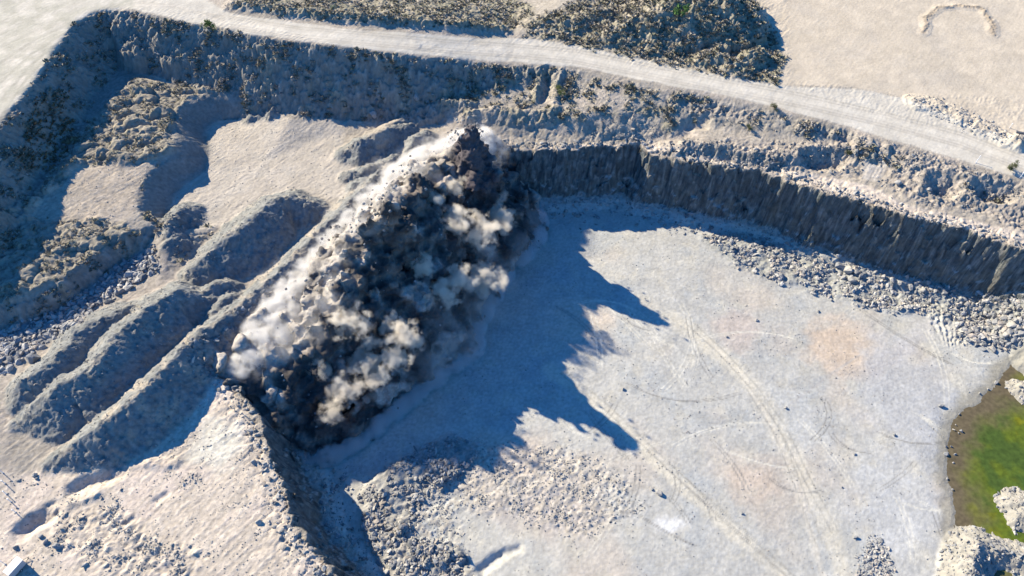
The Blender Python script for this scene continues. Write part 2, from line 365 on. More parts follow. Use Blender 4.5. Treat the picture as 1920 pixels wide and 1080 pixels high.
# track berms on the middle bench
lip(16, [(700,255),(760,226),(800,202),(835,194),(880,196)], 1.2, 0.7, s=77)
lip(16, [(870,217),(930,208),(985,216),(1030,214),(1042,204)], 1.2, 0.8, s=78)
lip(16, [(1010,132),(1012,155),(1005,187)], .9, 0.8, s=79); lip(16, [(1048,132),(1043,165),(1038,195)], .9, 0.8, s=80); lip(0, [(1030,140),(1026,165),(1022,188)], -.8, .9, s=81, hollow=True)
# rocky islands in the pond
heap(18, [(1836,1020,0.2),(1850,1014,0.3),(1880,1026,0),(1905,1036,-.2),(1940,1048,-.2)], 0.8, s=82)
heap(18, [(1836,1022,0.6),(1826,1045,1.0),(1822,1080,1.4),(1822,1130,1.5)], 0.75, s=83)
heap(18, [(1912,940,-0.6),(1935,945,-.4),(1925,960,-.6)], 0.7, s=84); heap(18, [(1922,725,-1.),(1935,735,-1)], 0.7, s=85)

pixels()
# surface relief by kind of ground ------------------------------------
M_hum = region([(250,150),(370,160),(430,170),(350,190),(325,240),(330,280),(280,305),(255,360),(230,400),(0,420),(20,395),(60,360),(110,310),(150,240),(200,200)], 24.5, 3)
M_hum2 = region([(-60,405),(235,415),(250,440),(200,470),(130,520),(40,560),(-60,575)], 23, 3)
M_cut = region([(450,169),(385,178),(338,205),(328,230),(330,285),(278,325),(260,370),(256,400),(310,398),(338,352),(388,316),(394,270),(382,245),(420,217),(457,207)], 20, 1.5, .5)
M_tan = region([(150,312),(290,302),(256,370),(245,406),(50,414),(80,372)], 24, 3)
M_slope = (1-M_cut)*np.clip(ss(0.25, 0.6, np.hypot(*np.gradient(Zb0, GS)))*(d_rim > 14), 0, 1)
M_hill = region([(980,70),(1010,30),(1100,0),(1250,-60),(1400,-30),(1445,60),(1472,110),(1455,155),(1380,142),(1280,126),(1130,92)], 33, 4)
M_bank = region([(430,10),(520,26),(640,38),(800,48),(960,58),(1000,50),(1000,10),(900,-20),(500,-40)], 36, 3)
M_mid = region([(860,128),(960,134),(1060,132),(1180,158),(1300,182),(1300,230),(1240,258),(1080,255),(1000,240),(900,235),(820,190)], 23, 3)
M_rub1 = region([(280,470),(215,500),(170,540),(100,580),(0,620),(-40,640),(-40,725),(60,665),(120,625),(180,575),(250,535),(300,500)], 18.3, 2)
M_rubB = region([(690,1000),(670,935),(690,905),(760,860),(850,815),(900,840),(860,900),(780,950),(760,1010),(860,1020),(900,1090),(740,1110)], 0.5, 4)
M_rubR = region([(1310,440),(1450,450),(1560,490),(1700,530),(1830,545),(1930,560),(1930,640),(1840,640),(1780,600),(1650,580),(1500,540),(1380,500)], 0, 4)
M_apron = region([(900,830),(1060,840),(1180,900),(1200,960),(1080,1010),(960,960),(860,960),(880,1090),(720,1110),(700,1000),(770,930)], 0, 10)
wxx = X+3.2*fbm(X, Y, 6, 3, 90); wyy = Y+3.2*fbm(X, Y, 6, 3, 91)
wd1, wd2, wv = worley(wxx*.8+wyy*.25, wyy-wxx*.2, 5.0, 92); we1, _, wev = worley(wxx, wyy, 2.7, 94)
hum = np.maximum(0, 0.8-wd1*wd1*1.2)*(0.3+1.2*wv)+0.35*np.maximum(0, .8-we1*we1*1.6)*wev
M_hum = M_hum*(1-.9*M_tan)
Z = Z + (M_hum*1.9+M_hum2*1.7)*(hum-0.3) + (M_hum+M_hum2)*0.45*fbm(X, Y, 1.8, 4, 93, .65)
f6 = fbm(X, Y, 6, 4, 95); f2 = fbm(X, Y, 2, 3, 97); f1 = fbm(X, Y, 0.9, 2, 99)
gul = np.abs(fbm(X, Y, 5, 3, 101))
own = blur((OWN > 0).astype(np.float32), 4)
Z = Z + M_slope*(0.55*f6+0.6*f2+.3*f1-0.5*gul) + own*(0.25*f6+0.38*f2+.22*f1)
rd = np.array([0.62, 0.78]); rr1 = PL([(320,675,23.5),(660,370,20.5)]); rd = (rr1[1]-rr1[0])[:2]; rd /= np.linalg.norm(rd); ru = X*rd[0]+Y*rd[1]; rv = -X*rd[1]+Y*rd[0]
rill = np.abs(fbm(ru+.25*f2, rv/6, 1.5, 3, 141, .6)); rill2 = np.abs(fbm(X+.3*f2, Y/7, 1.7, 3, 143, .6))
Z = Z - own*(OWN < 9)*0.75*(rill-.2) - M_slope*0.8*(rill2-.2)
brush = np.maximum(0, 0.75-worley(X, Y, 2.3, 103)[0]**2*1.6)*(0.4+wv)
n5_ = fbm(X, Y, 5, 4, 125)
M_br = np.clip(0.45*M_slope*ss(-.1, .5, f6)+M_hill+M_bank+.8*M_mid*ss(-.3, .3, n5_), 0, 1)*(sd_rim < -8)
Z = Z + M_br*(0.35*brush+0.3*f2+.25*f1)
scr = fbm((X*.6+Y*.8)/7, (X*.8-Y*.6)/.75+.5*f6, 1.0, 3, 171, .6); scr2 = fbm((X*.85-Y*.5)/7, (X*.5+Y*.85)/.75+.5*f6, 1.0, 3, 172, .6)
# cracked ground along the rim, broken faces
near = np.exp(-(d_rim/5)**2)
Z = Z + near*(0.55*(cv-.5)+0.5*f2*ss(0, 6, d_rim)) - 0.5*np.exp(-(d_rim/4)**2)*ss(.12, 0, c2-c1)*(sd_rim < 0)
# floor: low swells, ruts, debris relief
M_floor = in_pit*ss(8, 14, d_rim)
Z = Z + M_floor*(0.18*fbm(X, Y, 22, 3, 105)+0.05*f2+.03*f1) + M_rubR*(0.9*fbm(X, Y, 8, 3, 107)+0.3*f2+.12*f1+.45) + M_rubB*(1.3*fbm(X, Y, 8, 3, 109)+0.3*f2+.12*f1+.9) + M_apron*(0.25*f2+0.12*f1+.3*f6)
M_flat0 = region([(430,30),(960,80),(1480,170),(1930,285),(1930,340),(1600,240),(1180,146),(640,86)], 30)+region([(-100,250),(0,238),(122,72),(175,18),(300,15),(430,30),(430,-40),(-100,-40)], 37)+region([(1480,0),(1930,0),(1930,180),(1700,180),(1480,150)], 29)
M_bench = (~in_pit)*(1-M_slope)*(1-own)
Z = Z + M_bench*(1-.7*np.clip(M_flat0, 0, 1))*(0.10*f6+0.06*f2+.06*f1)
Z = Z + 0.10*scr*M_bench*ss(-.4, .3, f6)*(1-.8*np.clip(M_flat0, 0, 1)) + in_pit*ss(8, 14, d_rim)*0.07*scr2*ss(-.2, .5, n5_)
BR1 = region([(110,960),(230,950),(280,1000),(400,1040),(330,1100),(150,1060),(100,1010)], 17, 6)
Z = Z + BR1*(0.35*f2+0.2*f1+.4*np.maximum(0, f6))
M_rr = region([(1600,250),(1930,345),(1930,440),(1850,400),(1740,385),(1650,345),(1690,300)], 20, 3)
M_rr2 = region([(1300,182),(1620,262),(1610,330),(1480,320),(1280,290),(1280,262),(1500,268),(1580,262),(1440,222),(1290,215)], 21, 3)
Z = Z + np.clip(M_rr+M_rr2, 0, 1)*(0.4*f6+0.45*f2+0.28*f1)
# bulldozed striations where rubble was pushed over the ramp at the right
M_fan = region([(1750,560),(1830,545),(1880,590),(1850,640),(1780,650),(1740,610)], 0, 3)
pf = W(1790, 720, -2.); ang = np.arctan2(Y-pf[1], X-pf[0])
Z = Z + M_fan*(0.16*np.sin(ang*75+5*f6)+0.25*f1)
# ripped dozer strips on the right upper slope
pr = np.sin((X*0.8+Y*0.25)*4.2+2.0*f6); Z = Z + M_rr*0.05*pr

pixels()
# ------------------------------------------------------------------ soil colours
Zg = np.gradient(Z, GS); slope = np.hypot(Zg[0], Zg[1])
COL = np.zeros(X.shape+(3,), np.float32)
def paint(mask, c, a=1.0):
    m = np.clip(mask*a, 0, 1)[..., None]; COL[:] = COL*(1-m)+np.array(c, np.float32)*m
n30 = fbm(X, Y, 30, 3, 121); n12 = fbm(X, Y, 12, 4, 123); n5 = fbm(X, Y, 5, 4, 125)
COL[:] = (0.31, 0.275, 0.23)
paint(ss(-.1, .5, n12), (0.37, 0.32, 0.27), .8); paint(ss(.1, .6, n5), (0.25, 0.225, 0.195), .6)
# quarry floor: blue-grey crushed stone, pink and cream patches
fl = (in_pit & (d_rim > 3)).astype(np.float32)
paint(fl, (0.375, 0.37, 0.36)); paint(fl*ss(0, .45, n12), (0.33, 0.34, 0.35), .8); paint(fl*ss(.05, .5, n30), (0.415, 0.37, 0.33), .7); paint(fl*ss(.1, .5, n5), (0.41, 0.39, 0.35), .5)
def blob(x, y, z, rx, ry, c, a=1.0, s=0):
    q = W(x, y, z); d = np.hypot((X-q[0])/rx, (Y-q[1])/ry)+0.35*n5+.2*n12
    paint(ss(1.05, 0.35, d), c, a)
blob(1590, 650, -1, 14, 14, (0.46, 0.365, 0.29), .8); blob(1380, 610, 0, 9, 10, (0.42, 0.35, 0.32), .6); blob(1410, 900, 0, 8, 6, (0.46, 0.38, 0.32), .7)
blob(1090, 600, 0, 12, 10, (0.48, 0.41, 0.35), .7); blob(1700, 740, -2, 16, 26, (0.34, 0.345, 0.365), .9); blob(1690, 960, -2, 14, 16, (0.37, 0.375, 0.39), .9); blob(960, 850, 0, 14, 8, (0.45, 0.39, 0.345), .7)
blob(1020, 950, 0, 16, 9, (0.375, 0.34, 0.325), .7); blob(1260, 985, 0, 5, 3, (0.56, 0.56, 0.57), .9); blob(1500, 780, -1, 8, 14, (0.38, 0.385, 0.39), .8)
def stroke(pts, z, wd, c, a=1.0, soft=0.6, wob=0.4):
    P = [(p[0], p[1]*1.35, 0) for p in pts]
    xs = [p[0] for p in P]; ys = [p[1] for p in P]; g = (wd+4)*7
    bx = (PX > min(xs)-g) & (PX < max(xs)+g) & (PY*1.35 > min(ys)-g) & (PY*1.35 < max(ys)+g)
    if not bx.any(): return
    d, _, _ = seg_dist(PX[bx], PY[bx]*1.35, P)
    d = d/PPM+wob*n5[bx]*wd
    m = np.clip(ss(wd/2+soft/2, wd/2-soft/2, d)*a*(0.85+.4*n12[bx]), 0, 1)[..., None]
    COL[bx] = COL[bx]*(1-m)+np.array(c, np.float32)*m
CREAM = (0.50, 0.465, 0.40)
stroke([(1030,690),(1120,760),(1200,835),(1300,930),(1400,1020),(1480,1090)], 0, 5, CREAM, .8, 3)
stroke([(1260,595),(1330,650),(1400,710),(1450,780),(1500,880),(1550,980),(1590,1090)], -.5, 6, CREAM, .7, 4)
stroke([(1330,640),(1390,700),(1440,780),(1480,880),(1520,1000),(1545,1090)], -.5, 2, (0.53, 0.49, 0.43), .6, 1.5)
stroke([(1200,560),(1300,620),(1370,680),(1410,720)], 0, 4, CREAM, .5, 3)
stroke([(1480,760),(1560,700),(1650,640),(1740,590)], -1, 1, (0.33, 0.32, 0.32), .6, .6); stroke([(1500,790),(1650,690),(1740,625)], -1, .8, (0.34, 0.33, 0.33), .5, .6)
stroke([(1640,690),(1700,650),(1745,610)], -1.5, 7, (0.36, 0.35, 0.37), .5, 4)
tk = np.random.default_rng(11)
for k in range(46):   # wheel and dozer marks crossing the floor
    x0 = 1000+tk.random()*800; y0 = 560+tk.random()*500; a_ = tk.choice([.9, 1.0, -.6, .75])+.25*tk.normal(); l_ = 60+160*tk.random(); cv_ = .5*tk.normal()
    pts_ = [(x0+l_*t*math.cos(a_+cv_*t), y0+.75*l_*t*math.sin(a_+cv_*t)) for t in np.linspace(0, 1, 7)]
    dk_ = tk.random() < .5
    for off in (0, 9): stroke([(x+off, y+off*.2) for x, y in pts_], 0, .42, (.215,.21,.205) if dk_ else (.53,.51,.46), .8, .3, .1)
for pts_ in ([(1050,700),(1130,765),(1210,840),(1310,935),(1410,1025),(1490,1095)],[(1240,870),(1320,940),(1400,1010),(1480,1085)],[(1290,610),(1350,665),(1405,725),(1460,800),(1505,895),(1560,1000)],[(1400,730),(1450,810),(1490,910),(1530,1020)]):
    stroke(pts_, 0, .5, (.26,.25,.235), .7, .35, .15); stroke([(x+12, y-3) for x, y in pts_], 0, .5, (.27,.26,.24), .65, .35, .15)
# wet margin of the pond
paint((sd_p > -3.5)*ss(-3.5, -.5, sd_p+.8*n5), (0.20, 0.19, 0.165), .75)
# haul road and far flat
M_road = region([(-200,250),(0,244),(60,165),(120,75),(165,25),(195,17),(250,18),(330,36),(470,64),(640,86),(800,103),(960,116),(1100,127),(1180,146),(1350,176),(1440,196),(1600,240),(1760,288),(1925,338),(2100,390),(2100,330),(1925,278),(1860,250),(1700,185),(1600,165),(1480,162),(1440,158),(1350,142),(1200,111),(1070,82),(1000,72),(900,72),(640,53),(430,25),(330,-30),(-200,-40)], 33.5, 1.2, .6)
M_flat = region([(1380,-60),(1440,40),(1475,110),(1460,160),(1600,165),(1700,185),(1860,250),(1930,280),(2200,340),(2200,-100)], 29, 2, 1)
paint(M_flat, (0.445, 0.385, 0.305)); paint(M_flat*ss(0, .5, n12), (0.415, 0.365, 0.30), .7); paint(M_flat*ss(.1, .6, n5), (0.38, 0.33, 0.27), .5)
paint(M_road, (0.46, 0.425, 0.365)); paint(M_road*ss(.05, .5, n12), (0.49, 0.455, 0.395), .7)
ROADC = [(430,42),(560,62),(700,74),(850,88),(960,95),(1080,106),(1200,130),(1350,160),(1500,188),(1650,222),(1800,262),(1930,312)]
for dy, wd, c, a in ((-13, .6, (.33,.30,.25), .7), (-8, .5, (.36,.325,.275), .75), (-4, .5, (.37,.335,.285), .7), (0, 3, (.54,.50,.43), .5), (4, .5, (.37,.335,.285), .6), (9, .6, (.35,.315,.27), .7), (13, .5, (.32,.29,.245), .7)):
    stroke([(x, y+dy*(0.8+.3*x/1920)) for x, y in ROADC], 32, wd, c, a, .6, .15)
for k in range(9):   # sweeping tracks on the apron at the left
    t = k/8.; stroke([(-40+20*t,300-190*t),(40+30*t,170-110*t),(100+60*t,90-62*t),(170+80*t,20-10*t),(260+70*t,2+8*t),(420,30+12*t)], 37, .9, (.31,.29,.245) if k % 2 else (.54,.49,.42), .75, .5, .2)
paint(region([(-200,260),(0,250),(125,75),(190,20),(250,18),(250,-60),(-200,-60)], 37, 3)*ss(-.6, .4, n5), (0.355, 0.335, 0.275), .85)
# pale pad and bench tops
M_pad = region([(310,385),(335,350),(385,310),(390,265),(378,240),(420,216),(460,206),(560,225),(650,225),(640,260),(650,300),(690,320),(640,380),(570,360),(500,365),(440,410),(370,450),(365,400)], 17.3, 3)
paint(M_pad, (0.385, 0.345, 0.295)); paint(M_pad*ss(0, .5, n5), (0.345, 0.32, 0.285), .6); paint(M_pad*ss(0, .5, n12), (.41, .365, .31), .6)
for k in range(7): stroke([(330+18*k,420-10*k),(400+14*k,395-14*k),(470+12*k,345-14*k),(490+16*k,290-9*k)], 17.3, .6, (.38,.35,.31) if k % 2 else (.51,.46,.39), .4, .6, .2)
M_be = region([(60,890),(160,855),(330,745),(400,690),(470,775),(520,880),(545,980),(610,1060),(640,1120),(-60,1150),(-60,880)], 17, 4)
paint(M_be, (0.445, 0.385, 0.32)); paint(M_be*ss(0, .5, n12), (0.47, 0.40, 0.35), .7); paint(M_be*ss(.1, .5, n5), (0.38, 0.34, 0.29), .5)
for k in range(14):
    x0 = 120+k*30; stroke([(x0+150,780+k*8),(x0+40,880+k*12),(x0-30,960+k*12)], 17, .7, (.29,.26,.225) if k % 3 else (.53,.47,.40), .6, .4, .25)
blob(410, 830, 17, 8, 8, (0.53, 0.51, 0.44), .7); blob(390, 720, 17, 9, 8, (0.54, 0.47, 0.42), .7)
M_led = region([(925,281),(1190,266),(1300,286),(1420,302),(1520,325),(1640,352),(1700,385),(1820,412),(1930,440),(1930,468),(1720,410),(1540,356),(1380,314),(1216,288),(1060,281)], 17.2, 1.5, .6)
paint(M_led, (0.49, 0.42, 0.35))
paint(region([(1625,262),(1680,275),(1660,320),(1648,340),(1618,335)], 20, 1.5, .5), (0.47, 0.42, 0.36))
# dry brush, weathered faces, and shade painted under the left face
DRY = (0.27, 0.24, 0.185); OLV = (0.20, 0.19, 0.135); GRY = (0.27, 0.25, 0.225)
paint(M_hum+M_hum2, (0.255, 0.23, 0.19)); paint((M_hum+M_hum2)*ss(.0, .4, f2+.3*n5), OLV, .55); paint((M_hum+M_hum2)*ss(.1, .6, n12), (0.34, 0.295, 0.23), .5)
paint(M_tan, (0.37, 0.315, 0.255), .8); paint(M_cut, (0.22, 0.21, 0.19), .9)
paint(M_slope*(d_rim > 12), (0.21, 0.20, 0.18), .9); paint(M_slope*(d_rim > 12)*ss(.1, .5, f2), (0.30, 0.28, 0.25), .6); paint(M_br, DRY, .7); paint(M_br*ss(.15, .55, brush), OLV, .7); paint(M_br*ss(0, .5, f6), (0.33, 0.285, 0.22), .6)
paint(np.clip(M_rr+M_rr2, 0, 1), (0.32, 0.28, 0.24), .85); paint(np.clip(M_rr+M_rr2, 0, 1)*ss(.0, .4, f2), (0.20, 0.185, 0.165), .7)
M_foot_shade = region([(-60,420),(-40,240),(40,190),(110,90),(160,40),(300,60),(460,90),(450,160),(270,140),(200,190),(150,250),(110,310),(50,370)], 25, 3)
paint(M_foot_shade, (0.20, 0.19, 0.17), .8); paint(region([(30,330),(60,180),(120,170),(140,260),(90,320)], 25, 4, 3)*ss(-.2, .4, n5), (0.22, 0.14, 0.085), .6)  # foot strip painted dark so the face's shadow runs on unbroken; then brown brush
paint(blur((OWN == 12).astype(np.float32), 2), (0.27, 0.22, 0.165), .8)
# spoil ridges: grey-blue fines, tan crests
for i in range(1, 9):
    m = blur((OWN == i).astype(np.float32), 3); paint(m, (0.20, 0.205, 0.20), .95); paint(m*ss(0, .5, n5), (0.29, 0.265, 0.225), .7); paint(m*ss(.05, .4, f2), (0.125, 0.13, 0.13), .7); paint(m*ss(.1, -.3, rill-.2), (.15, .155, .155), .5)
paint(blur((OWN == 1).astype(np.float32), 3)*ss(-.1, .4, n5), (0.33, 0.29, 0.24), .7)
paint(blur((OWN == 18).astype(np.float32), 2), (0.29, 0.275, 0.25))
paint(M_rub1, (0.24, 0.24, 0.245)); paint(M_rubB, (0.27, 0.265, 0.26), .85); paint(M_rubR, (0.28, 0.285, 0.275), .8); paint(M_apron*ss(-.2, .3, f2), (0.32, 0.295, 0.27), .75); paint((M_rubB+M_rubR+M_rub1)*ss(.1, .5, f1), (.17, .17, .17), .6)
# bare rock where it is steep
rock = ss(1.1, 2.0, slope)*np.exp(-(np.maximum(0, np.abs(sd_rim-2)-4)/4)**2)
rk = fbm((X-Y)*.8, Z*1.5, 3.0, 4, 161, .6); rk2 = fbm((X-Y)*1.2, Z*.5, 1.6, 3, 163)
paint(rock, (0.125, 0.14, 0.14), .97); paint(rock*ss(0, .35, rk), (0.25, 0.25, 0.24), .8); paint(rock*ss(.05, .4, rk2), (0.06, 0.07, 0.08), .8); paint(rock*ss(0, .5, n5), (0.17, 0.16, 0.14), .7); paint(rock*ss(.1, .5, f2), (0.075, 0.085, 0.09), .7); paint(rock*ss(.25, .6, f1), (0.26, 0.26, 0.25), .6)
f05 = fbm(X, Y, 0.75, 2, 131)
rg = 1-.65*np.clip(M_road+M_flat+M_pad+fl*(1-np.clip(M_rubR+M_rubB+M_apron, 0, 1)), 0, 1)
COL *= (1+rg*(0.22*f05+0.16*f1+0.10*f2)+.10*scr*M_bench+.05*scr2*in_pit)[..., None]; COL *= np.array((1.0, 1.0, .985), np.float32); COL *= (1+fl*(.10*f05+.06*f1))[..., None]; COL *= 1-fl[..., None]*np.array((0, .005, .045), np.float32)
COL = np.clip(COL, 0.02, 0.8)

# ------------------------------------------------------------------ split the surveyed ground into its named sheets
ZONE = np.zeros(X.shape, np.int16)
ZONE[(in_pit) & (d_rim > 7)] = 1
ZONE[(sd_rim > -1.2) & (sd_rim <= 7)] = 2
ZONE[M_flat > .5] = 5
ZONE[M_road > .5] = 3
ZONE[(inside(X, Y, np.vstack([urim, utoe[::-1]]))) & (ZONE == 0)] = 4
for i_ in (1, 2, 3, 4): ZONE[(blur((OWN == i_).astype(np.float32), 3) > .5) & (ZONE != 1)] = 10+i_
ZONE[(blur((OWN == 10).astype(np.float32), 3) > .5) & (ZONE == 0)] = 20
ny, nx = X.shape
# keep what the camera could see from nearby, drop the rest
half = (0.5*(960/F)*1.0)
span = 28+np.sqrt((Y)**2+(CAM_H-15)**2)*0
fw = Y*cP+(CAM_H-10)*sP
keep = np.abs(X) < fw*(960/F)*1.04+22
vid = np.arange(ny*nx).reshape(ny, nx)
q = np.stack([vid[:-1, :-1], vid[:-1, 1:], vid[1:, 1:], vid[1:, :-1]], -1).reshape(-1, 4)
kq = keep.ravel()[q].all(1); q = q[kq]
zq = ZONE.ravel()[q[:, 0]]
P3 = np.stack([X, Y, Z], -1).reshape(-1, 3)
nrm = np.stack([-Zg[1], -Zg[0], np.ones_like(Z)], -1).reshape(-1, 3); nrm /= np.linalg.norm(nrm, axis=1)[:, None]
NAMES = {0: 'ground', 1: 'quarry_floor', 2: 'quarry_cliff', 3: 'haul_road', 4: 'upper_slope', 5: 'far_flat'}
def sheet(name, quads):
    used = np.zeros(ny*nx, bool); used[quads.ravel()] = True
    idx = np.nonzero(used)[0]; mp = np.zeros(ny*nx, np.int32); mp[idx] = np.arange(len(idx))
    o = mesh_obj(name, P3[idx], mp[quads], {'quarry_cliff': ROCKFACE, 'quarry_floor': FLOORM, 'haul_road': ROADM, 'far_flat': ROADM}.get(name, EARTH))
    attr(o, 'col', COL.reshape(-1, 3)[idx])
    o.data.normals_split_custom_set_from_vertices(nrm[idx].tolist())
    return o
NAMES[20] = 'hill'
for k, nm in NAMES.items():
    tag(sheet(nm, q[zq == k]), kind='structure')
for k, lab in {1: 'long straight narrow berm of grey spoil running beside the blast cloud', 2: 'short broad spoil heap at the lower edge of the pale pad', 3: 'tall middle spoil ridge with a wide shaded flank facing the long berm', 4: 'outermost spoil ridge next to the strip of broken rock'}.items():
    tag(sheet('spoil_ridge', q[zq == 10+k]), lab, 'spoil heap')
# the country out of the frame, coarser, under the edges of the surveyed sheet
ox = np.arange(-1200, 1200.1, 5.0); oy = np.arange(-900, 1500.1, 5.0); OX, OY = np.meshgrid(ox, oy)
oz = sample(Z, np.clip(OX, gx[0], gx[-1]), np.clip(OY, gy[0], gy[-1])); od = np.hypot(OX-np.clip(OX, gx[0], gx[-1]), OY-np.clip(OY, gy[0], gy[-1]))
oz = oz*ss(160, 0, od)+24*ss(0, 160, od)+2.5*fbm(OX, OY, 60, 4, 401)*ss(0, 60, od)-.5
def kept(x, y, m): return (np.abs(x) < (y*cP+(CAM_H-10)*sP)*(960/F)*1.04+22-m) & (y > gy[0]+m) & (y < gy[-1]-m) & (np.abs(x) < gx[-1]-m)
ov = np.arange(OX.size).reshape(OX.shape); oq = np.stack([ov[:-1, :-1], ov[:-1, 1:], ov[1:, 1:], ov[1:, :-1]], -1).reshape(-1, 4)
oz = oz-4*kept(OX, OY, 3); oq = oq[~kept(OX, OY, 10).ravel()[oq].all(1)]
og = mesh_obj('ground', np.stack([OX, OY, oz], -1).reshape(-1, 3), oq, EARTH)
on = fbm(OX, OY, 40, 4, 402)[..., None]; attr(og, 'col', (np.array((.33, .29, .235))*(1+.35*on)).reshape(-1, 3)); tag(og, kind='structure')

# ------------------------------------------------------------------ pond
wm, t, b = new_mat('pond_water'); N = t.nodes.new; L = t.links.new
wa = N('ShaderNodeVertexColor'); wa.layer_name = 'col'
tc = N('ShaderNodeTexCoord'); wn = N('ShaderNodeTexNoise'); wn.inputs['Scale'].default_value = 0.9; wn.inputs['Detail'].default_value = 6
L(tc.outputs['Object'], wn.inputs['Vector'])
mr = N('ShaderNodeMapRange'); mr.inputs[1].default_value = .3; mr.inputs[2].default_value = .7; mr.inputs[3].default_value = .75; mr.inputs[4].default_value = 1.25; L(wn.outputs['Fac'], mr.inputs[0])
vs_ = N('ShaderNodeVectorMath'); vs_.operation = 'SCALE'; L(wa.outputs['Color'], vs_.inputs[0]); L(mr.outputs[0], vs_.inputs['Scale']); L(vs_.outputs[0], b.inputs['Base Color'])
b.inputs['Roughness'].default_value = 0.08; b.inputs['IOR'].default_value = 1.33
bp = N('ShaderNodeBump'); bp.inputs['Strength'].default_value = 0.05; bp.inputs['Distance'].default_value = .1; wn2 = N('ShaderNodeTexNoise'); wn2.inputs['Scale'].default_value = 3; L(tc.outputs['Object'], wn2.inputs['Vector']); L(wn2.outputs['Fac'], bp.inputs['Height']); L(bp.outputs[0], b.inputs['Normal'])
px_ = np.arange(86, 215, 0.5); py_ = np.arange(0, 130, 0.5); XX, YY = np.meshgrid(px_, py_); nn, mm = XX.shape
vi = np.arange(nn*mm).reshape(nn, mm); wq = np.stack([vi[:-1, :-1], vi[:-1, 1:], vi[1:, 1:], vi[1:, :-1]], -1).reshape(-1, 4)
pd = sample(sd_p, XX, YY); wq = wq[(pd.ravel()[wq] > -4).any(1)]
pond_o = mesh_obj('pond', np.stack([XX, YY, np.full(XX.shape, -3.05)], -1).reshape(-1, 3), wq, wm)
dep = np.clip(pd+3*fbm(XX, YY, 14, 3, 201)+1.5*fbm(XX, YY, 4, 3, 202), 0, 99)
al = fbm(XX, YY, 16, 3, 203)+.8*fbm(XX, YY, 5, 4, 204, .65)
wc = np.zeros(XX.shape+(3,), np.float32)+np.array((0.105, 0.085, 0.05))
def wmix(m, c):
    global wc
    m = np.clip(m, 0, 1)[..., None]; wc = wc*(1-m)+np.array(c)*m
wmix(ss(3, 11, dep), (0.085, 0.115, 0.012)); wmix(ss(3, 11, dep)*ss(0, .5, al), (0.13, 0.135, 0.008)); wmix(ss(12, 22, dep), (0.035, 0.075, 0.018)); wmix(ss(-.1, -.6, al)*ss(3, 9, dep), (0.05, 0.08, 0.015))
attr(pond_o, 'col', wc.reshape(-1, 3)); tag(pond_o, kind='structure')

# ------------------------------------------------------------------ the blast: a breaking wave of rock and dust
EJ = np.array([0.52, -0.62, 0.58])                                # the way the rock is thrown
_back = [(405,690),(440,655),(500,585),(560,520),(640,440),(720,365),(790,315),(860,278),(905,278)]
_crest = [(470,722,14.5),(500,708,15.5),(540,678,17),(585,642,19.2),(625,597,21.5),(645,545,23.8),(656,500,25.5),(680,448,27.5),(700,430,29),(740,385,28.5),(770,340,26.5),(805,330,25.5),(848,298,22.5),(885,300,20)]
_mid = [(940,330,10),(935,378,11),(905,400,13),(860,450,15),(815,520,15),(760,590,14),(700,660,12),(625,735,9),(562,780,7),(515,790,8)]
_low = [(985,385,3.5),(992,425,4),(960,462,4.5),(915,505,5),(880,562,5),(858,622,5),(800,670,4.5),(720,738,3.5),(655,798,3),(590,835,2),(545,835,2)]
_toe = [(960,320,-2),(1000,372,-2),(1014,428,-2),(1000,468,-2),(960,495,-2),(932,540,-2),(897,605,-2),(887,665,-2),(832,697,-2),(760,752,-2),(690,817,-2),(640,848,-2),(595,862,-2),(548,855,-2)]
def blast_surface():
    bl = [PL(_back, 16.0), PL(_crest), PL(_mid), PL(_low), PL(_toe)]
    pts = np.vstack(bl); ed = []; n = 0
    for b in bl: ed += [(n+i, n+i+1) for i in range(len(b)-1)]; n += len(b)
    vs, es, fs, ov, _, _ = delaunay_2d_cdt([Vector(p[:2]) for p in pts], ed, [], 0, 1e-3)
    V = []
    for v, o in zip(vs, ov):
        if len(o): V.append((v.x, v.y, float(np.mean([pts[k][2] for k in o]))))
        else:
            d = np.hypot(pts[:, 0]-v.x, pts[:, 1]-v.y); k = np.argsort(d)[:3]; V.append((v.x, v.y, float(np.average(pts[k, 2], weights=1/(d[k]+.01)))))
    return np.array(V), [f for f in fs]
BV, BF = blast_surface()
T = np.array([[BV[f[0]], BV[f[1]], BV[f[2]]] for f in BF])
ctr = T.mean(1); hull = PL(_back+[(p[0], p[1]) for p in _crest[-1:]], 16)[:, :2].tolist()+PL(_toe)[:, :2].tolist()
ok = inside(ctr[:, 0], ctr[:, 1], hull); T = T[ok]
nT = np.cross(T[:, 1]-T[:, 0], T[:, 2]-T[:, 0]); A = np.linalg.norm(nT, axis=1)/2; nT /= np.linalg.norm(nT, axis=1)[:, None]
nT *= np.sign(nT[:, 2:3]+1e-9)
icoV, icoF = [], []
_b = bmesh.new(); bmesh.ops.create_icosphere(_b, subdivisions=2, radius=1)
icoV = np.array([v.co for v in _b.verts]); icoF = np.array([[v.index for v in f.verts] for f in _b.faces]); _b.free()
BL = []                                                            # centre, radius, dustiness
def scatter(n, r0, r1, inset, jit=0.0):
    k = rng.choice(len(T), n, p=A/A.sum()); u = rng.random((n, 2)); m = u.sum(1) > 1; u[m] = 1-u[m]
    p = T[k, 0]+(T[k, 1]-T[k, 0])*u[:, :1]+(T[k, 2]-T[k, 0])*u[:, 1:]
    r = r0+(r1-r0)*rng.random(n)**2.2
    p = p+nT[k]*(r*(inset+jit*rng.normal(size=n)))[:, None]
    for a, b, c in zip(p, r, nT[k]): BL.append((a, b, c))
scatter(260, 2.8, 6.0, -0.8, .12); scatter(700, 1.2, 3.4, -0.35, .35); scatter(900, .6, 1.5, 0.1, .6)
